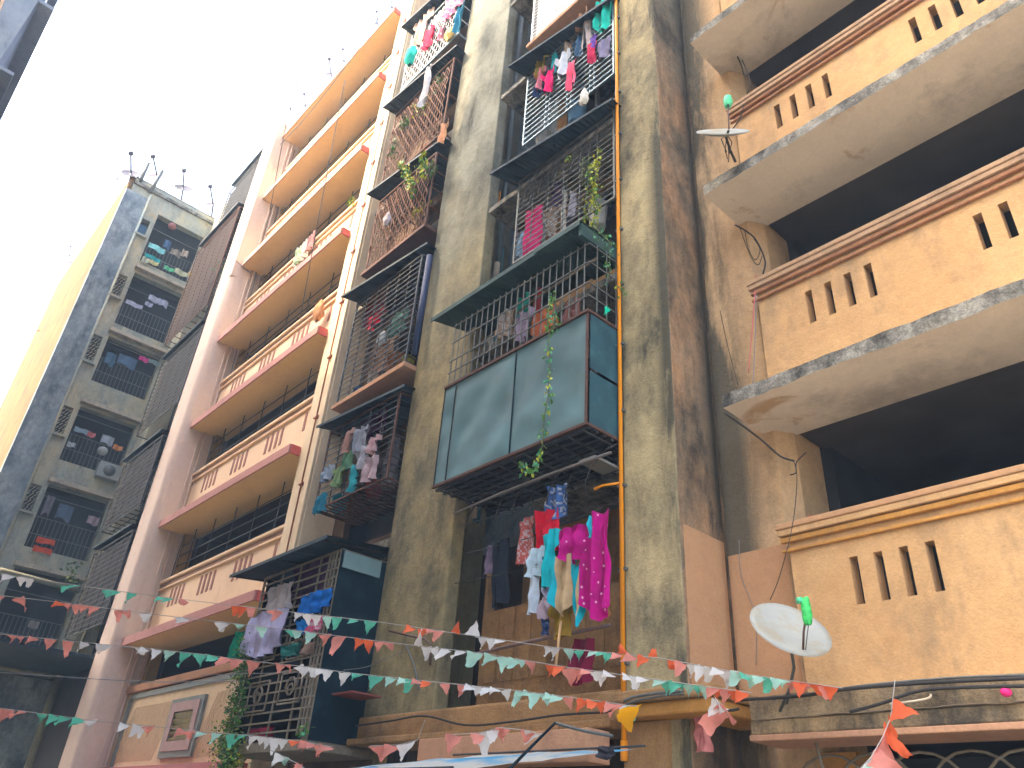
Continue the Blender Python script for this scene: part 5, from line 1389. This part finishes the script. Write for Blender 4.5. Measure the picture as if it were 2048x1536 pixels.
# grille under the long ledge
t = thing('shop_grille', (-2.4, 6.95, 0.5), 'dark ornamental grille with curved bars under the long ledge', 'grille')
for i in range(8):
    x0 = -3.7 + i * 0.36
    MB().tube([(x0 + 0.34 * (1 - math.cos(j * math.pi / 10)), 6.55, 2.08 + 0.34 * math.sin(j * math.pi / 10)) for j in range(11)], 0.012, 6).build('arch_bar', M_BARO, t)
for i in range(10):
    piece('bar', M_BARD, t, (-3.75 + i * 0.33, 6.6, 1.5), (0.02, 0.02, 1.5))
MB().tube([at(1630, 1478, Y=6.3), at(1646, 1536, Y=6.3)], 0.012, 6).build('stay', M_BARO, t)
# post, sheds at the foot of the wing
t = thing('shed', (-25.5, 5.5, 0), 'dark shed with sheet roof and pale posts at the foot of the grey green wing', 'shed')
MB().box(-27.6, -22.3, 3.2, 6.8, 5.05, 5.12).build('roof', M_AWN, t)
MB().box(-27.5, -27.4, 2.9, 6.8, 0, 5.0).build('wall', P_WDARK, t)
for (a_, b_, r_) in (((128, 1322), (60, 1536), 0.13), ((0, 1332), (108, 1352), 0.09), ((0, 1140), (182, 1188), 0.08), ((215, 1150), (120, 1400), 0.05)):
    MB().tube([at(*a_, X=-26.3), at(*b_, X=-26.3)], r_, 8).build('post', plaster('pale_olive_post', (0.24, 0.24, 0.17), (0.2, 0.2, 0.15), (0.1, 0.1, 0.08), 0.3, 0.3, 1.0), t)
MB().box(-26.4, -22.2, 6.2, 6.8, 0, 5.0).build('wall', M_IN, t)
# the air conditioner, white pot and red lantern of the wing
t = thing('air_conditioner', at(212, 945, X=-27.6), 'pale air conditioner unit on the fourth veranda parapet of the wing', 'air conditioner')
a0 = at(200, 925, X=-27.6); a1 = at(238, 965, X=-27.6)
MB().box(-27.85, -27.55, a0.y, a0.y + 0.75, a1.z, a1.z + 0.55).build('casing', mat('dusty_white_casing', (0.3, 0.32, 0.3), 0.6), t, bevel=0.02)
MB().tube([(-27.548, a0.y + .36, a1.z + .28), (-27.53, a0.y + .36, a1.z + .28)], 0.2, 16).build('fan_grille', M_BARG, t)
def ball(p, r, m_, name, label, cat):
    mb = MB(); p = Vector(p)
    mb.grid(lambda u, v: p + Vector((math.cos(u * 6.2832) * math.sin(v * 3.1416), math.sin(u * 6.2832) * math.sin(v * 3.1416), 0.9 * math.cos(v * 3.1416))) * r, 16, 10)
    mb.smooth = True
    return mb.build(name, m_, None, label, cat)
ball(at(344, 453, X=-27.7), 0.16, mat('dull_red_lantern', (0.28, 0.1, 0.08), 0.7), 'lantern', 'round dull red lantern under the top veranda soffit of the wing', 'lantern')
ball(at(205, 902, X=-27.7), 0.17, mat('pale_pot', (0.4, 0.42, 0.4), 0.6), 'pot', 'pale round pot on the fourth veranda parapet of the wing', 'pot')
ball(at(1622, 1040, Y=6.75), 0.05, mat('terracotta', (0.35, 0.11, 0.05), 0.8), 'flower_pot', 'small terracotta pot on the left end of the lowest parapet', 'pot')
ball(at(2012, 1384, Y=6.0), 0.035, mat('pink_rag', (0.8, 0.03, 0.2), 0.8), 'rag', 'hot pink rag tucked in the cables on the long ledge', 'rag')
lampb = MB(); p = at(478, 1528, Y=5.6)
lampb.tube([p + Vector((0, 0, 0)), p + Vector((0, -0.08, 0))], 0.17, 20)
lampb.build('round_sign', mat('cream_disc', (0.6, 0.42, 0.28), 0.6), None, 'round cream sign at the foot of the olive cage', 'sign')

# ================================================================== BUNTING
PEN = {}
def pennant_mesh(col, v):
    k = (col, v)
    if k in PEN: return PEN[k]
    rr = random.Random(v * 7 + 3)
    sh = rr.uniform(-0.5, 0.25); ln = rr.uniform(0.75, 1.1); tw = rr.uniform(-.35, .35); cur = rr.uniform(.08, .3)
    V = []; F = []
    N = 6
    for j in range(N + 1):
        t_ = j / N
        wdt = (1 - t_) * 0.5 + 0.02
        if v % 4 == 3: wdt = 0.5 * (1 - t_ * 0.55)      # a few are squarer
        for i in range(5):
            s_ = (i / 4 - .5) * 2
            V.append((s_ * wdt + sh * t_ * 0.8 + 0.04 * math.sin(j * 2 + v), cur * math.sin(t_ * 3 + s_) * 0.6 + tw * s_ * t_ * .6, -t_ * ln + 0.04 * math.sin(s_ * 4 + v)))
    for j in range(N):
        for i in range(4):
            q = j * 5 + i
            F.append((q, q + 1, q + 6, q + 5))
    me = bpy.data.meshes.new('pennant_mesh')
    me.from_pydata(V, [], F); me.materials.append(FLAG[col])
    me.polygons.foreach_set('use_smooth', [True] * len(me.polygons)); me.update()
    PEN[k] = me
    return me
def bunting(pts, flags, label, size=0.103):
    """pts: (px, py, distance) of the string; flags: (px, colour[, scale]) where each pennant hangs"""
    P = [at(x, y, D=d) for x, y, d in pts]
    X = [p[0] for p in pts]
    t = thing('bunting', P[0], label, 'bunting', 'bunting strings across the street')
    fine = []
    for i in range(len(P) - 1):
        for k in range(8): fine.append(P[i].lerp(P[i + 1], k / 8))
    fine.append(P[-1])
    MB().tube(fine, 0.0035, 4).build('string', M_STRING, t)
    for f in flags:
        fx, c = f[0], f[1]; sc = f[2] if len(f) > 2 else 1.0
        i = max(k for k in range(len(X) - 1) if X[k] <= fx or k == 0)
        s_ = (fx - X[i]) / (X[i + 1] - X[i])
        p = P[i].lerp(P[i + 1], s_); d = (P[i + 1] - P[i]).normalized()
        o = bpy.data.objects.new('pennant', pennant_mesh(c, R.randrange(12)))
        COL.objects.link(o); o.parent = t
        o.location = p - ORG[t.name] - Vector((0, 0, 0.002))
        yaw = math.atan2(d.y, d.x) + R.uniform(-.35, .35)
        flat = R.choice([0.25, 0.5, 0.9, 1.2, 1.35])        # wind lifts some of them
        o.rotation_euler = (R.choice([-1, 1]) * flat * 0.75 if sc > 0 else math.pi, R.uniform(-.2, .2) - math.asin(max(-1, min(1, d.z))), yaw)
        s2 = size * abs(sc)
        o.scale = (s2, s2, s2 * (0.95 + 0.3 * R.random()))
    return t
G_, W_, R_, O_, g2 = 'G', 'W', 'R', 'O', 'g'
bunting([(-60, 1138, 8.2), (150, 1170, 8.1), (330, 1195, 8.0), (600, 1226, 7.7), (750, 1243, 7.5), (950, 1272, 7.2), (1100, 1294, 6.9), (1320, 1316, 6.3), (1500, 1350, 5.9), (1685, 1376, 5.6)],
        [(20, W_, 1.2), (45, W_), (60, W_), (150, G_, 1.5), (215, G_), (235, G_), (265, G_), (325, G_), (340, G_), (370, R_), (476, O_), (488, O_), (503, R_), (545, R_), (560, R_), (599, W_), (615, W_), (633, W_, 1.2), (655, g2), (675, G_), (710, G_), (742, G_, 1.2),
         (825, O_), (848, O_), (866, R_), (880, R_), (912, O_, -1.1), (945, W_, -1.4), (966, W_), (985, W_), (1003, W_), (1100, W_), (1112, W_), (1140, g2), (1163, G_), (1192, g2), (1207, G_), (1222, G_), (1240, R_), (1252, O_, -1), (1268, R_), (1290, O_), (1306, O_, -.8),
         (1350, O_), (1364, R_), (1390, W_), (1405, W_), (1425, W_), (1440, W_), (1457, W_, 1.5), (1476, g2), (1490, G_), (1505, g2), (1520, g2), (1542, G_), (1556, g2), (1570, g2), (1586, R_), (1602, O_), (1618, R_), (1634, O_), (1650, R_), (1664, O_)],
        'uppermost bunting string, running from the left edge up to the large dish')
bunting([(-60, 1184, 8.2), (150, 1208, 8.0), (300, 1228, 7.9), (440, 1244, 7.7), (600, 1262, 7.5), (770, 1284, 7.2), (960, 1306, 6.9), (1130, 1334, 6.5), (1290, 1356, 6.2), (1505, 1386, 5.8)],
        [(2, R_), (37, R_, 1.4), (122, O_, 1.1), (135, R_), (152, R_), (170, R_), (190, R_, 1.1), (238, R_), (252, R_), (292, W_, 1.2), (360, W_), (372, W_), (438, W_, 1.1), (452, W_), (480, g2, 1.1), (524, g2, 1.2), (580, G_), (594, g2), (623, g2, 1.2), (652, R_, 1.2), (681, R_, 1.5), (722, O_), (738, O_), (760, R_), (776, R_),
         (838, W_, -1.3), (855, W_), (868, W_), (895, W_), (925, W_, 1.1), (951, g2, 1.4), (985, g2, 1.3), (1010, g2, 1.2), (1032, g2), (1045, g2), (1062, R_), (1104, O_), (1120, O_), (1140, R_, 1.6), (1160, R_), (1176, R_), (1193, W_), (1208, W_), (1222, W_, 1.1), (1258, W_), (1272, W_), (1286, W_), (1322, g2), (1333, G_), (1354, G_), (1366, G_), (1382, g2), (1396, G_), (1412, g2), (1428, R_), (1442, O_), (1456, R_), (1470, O_), (1486, O_)],
        'second bunting string, crossing above the scrollwork cage to the pier side')
bunting([(-60, 1262, 8.0), (200, 1288, 7.8), (300, 1298, 7.7), (400, 1308, 7.6), (500, 1322, 7.4), (600, 1332, 7.2), (700, 1346, 7.1), (830, 1360, 6.9), (930, 1370, 6.7), (1040, 1382, 6.5), (1180, 1400, 6.2), (1262, 1412, 6.0)],
        [(24, R_, 1.1), (40, R_), (70, R_), (102, R_, 1.1), (137, R_, 1.3), (171, W_), (202, W_), (215, W_), (280, W_), (292, W_), (314, W_), (342, g2, 1.1), (372, G_, 1.3), (400, G_, 1.4), (428, G_, 1.3), (455, R_, 1.2), (474, R_, 1.3), (508, R_, 1.4), (562, R_), (574, R_), (597, W_), (612, W_), (627, W_), (643, W_), (656, W_), (690, W_, 1.1), (716, G_), (755, G_, 1.5), (784, g2), (810, g2, 1.1), (822, G_), (836, R_), (854, O_), (890, R_), (926, R_), (942, W_), (956, W_), (978, W_), (992, W_), (1012, W_), (1040, g2), (1058, g2), (1072, g2, 1.1), (1090, g2), (1104, g2), (1117, g2), (1136, R_), (1168, O_), (1184, O_), (1200, O_), (1222, R_, 1.1), (1236, R_), (1254, W_), (1262, G_)],
        'third bunting string, ending at the orange pipe')
bunting([(-60, 1408, 7.6), (200, 1443, 7.4), (300, 1452, 7.3), (400, 1464, 7.2), (500, 1471, 7.1), (600, 1482, 7.0), (664, 1494, 6.9)],
        [(3, R_), (24, R_), (47, R_, 1.1), (85, G_, 1.1), (112, G_, 1.1), (133, G_, 1.2), (163, G_, 1.3), (182, W_, 1.3), (250, W_), (277, W_), (284, W_), (298, R_, 1.2), (366, R_), (378, R_), (392, R_), (404, g2), (435, g2), (461, G_), (485, G_), (508, W_), (522, W_), (537, W_), (552, W_), (566, W_), (588, O_), (602, R_), (612, R_), (622, R_), (634, R_), (655, R_, 1.4)],
        'lowest bunting string, from the left edge to the foot of the olive cage')
bunting([(540, 1500, 6.6), (565, 1512, 6.6), (600, 1530, 6.5), (640, 1560, 6.4)], [(562, W_, 1.1), (566, g2, 1.2), (596, R_, 1.1), (604, R_)], 'short drooping bunting scrap under the olive cage')
bunting([(740, 1492, 6.4), (800, 1490, 6.3), (835, 1480, 6.3), (850, 1440, 6.2)], [(750, R_, 1.2), (762, R_, 1.2), (785, R_, 1.3), (797, R_, 1.1), (813, W_, 1.5)], 'bundled coral and white bunting end under the grey column foot')
bunting([(895, 1470, 6.2), (960, 1466, 6.1), (1000, 1455, 6.0), (1060, 1462, 5.9), (1080, 1470, 5.9)], [(908, R_, 1.4), (955, R_, 1.2), (966, W_, 1.6), (985, W_, 1.2), (994, R_, 1.3), (1006, R_, 1.1), (1055, R_, 1.1), (1068, W_, 1.3)], 'tangled coral and white bunting in front of the peach beam')
bunting([(1255, 1412, 5.6), (1275, 1412, 5.6)], [(1262, 'Y', 1.8)], 'single yellow pennant beside the orange pipe foot', 0.10)
bunting([(1432, 1398, 5.4), (1444, 1410, 5.4), (1462, 1440, 5.4)], [(1437, W_, 1.2), (1442, W_, 1.2), (1450, R_, 1.4), (1456, R_, 1.3)], 'crumpled white and red bunting scrap below the pier ledge', 0.12)
bunting([(1790, 1360, 5.0), (1781, 1436, 4.9), (1765, 1475, 4.8), (1742, 1515, 4.7), (1700, 1560, 4.6)][::-1], [(1783, O_, 1.3), (1778, O_, 1.2), (1770, O_, 1.4), (1762, R_, 1.5), (1752, O_, 1.5), (1744, R_, 1.4), (1735, W_, 1.2), (1722, g2, 1.2)], 'orange pennants hanging in a cluster at the lower right', 0.12)
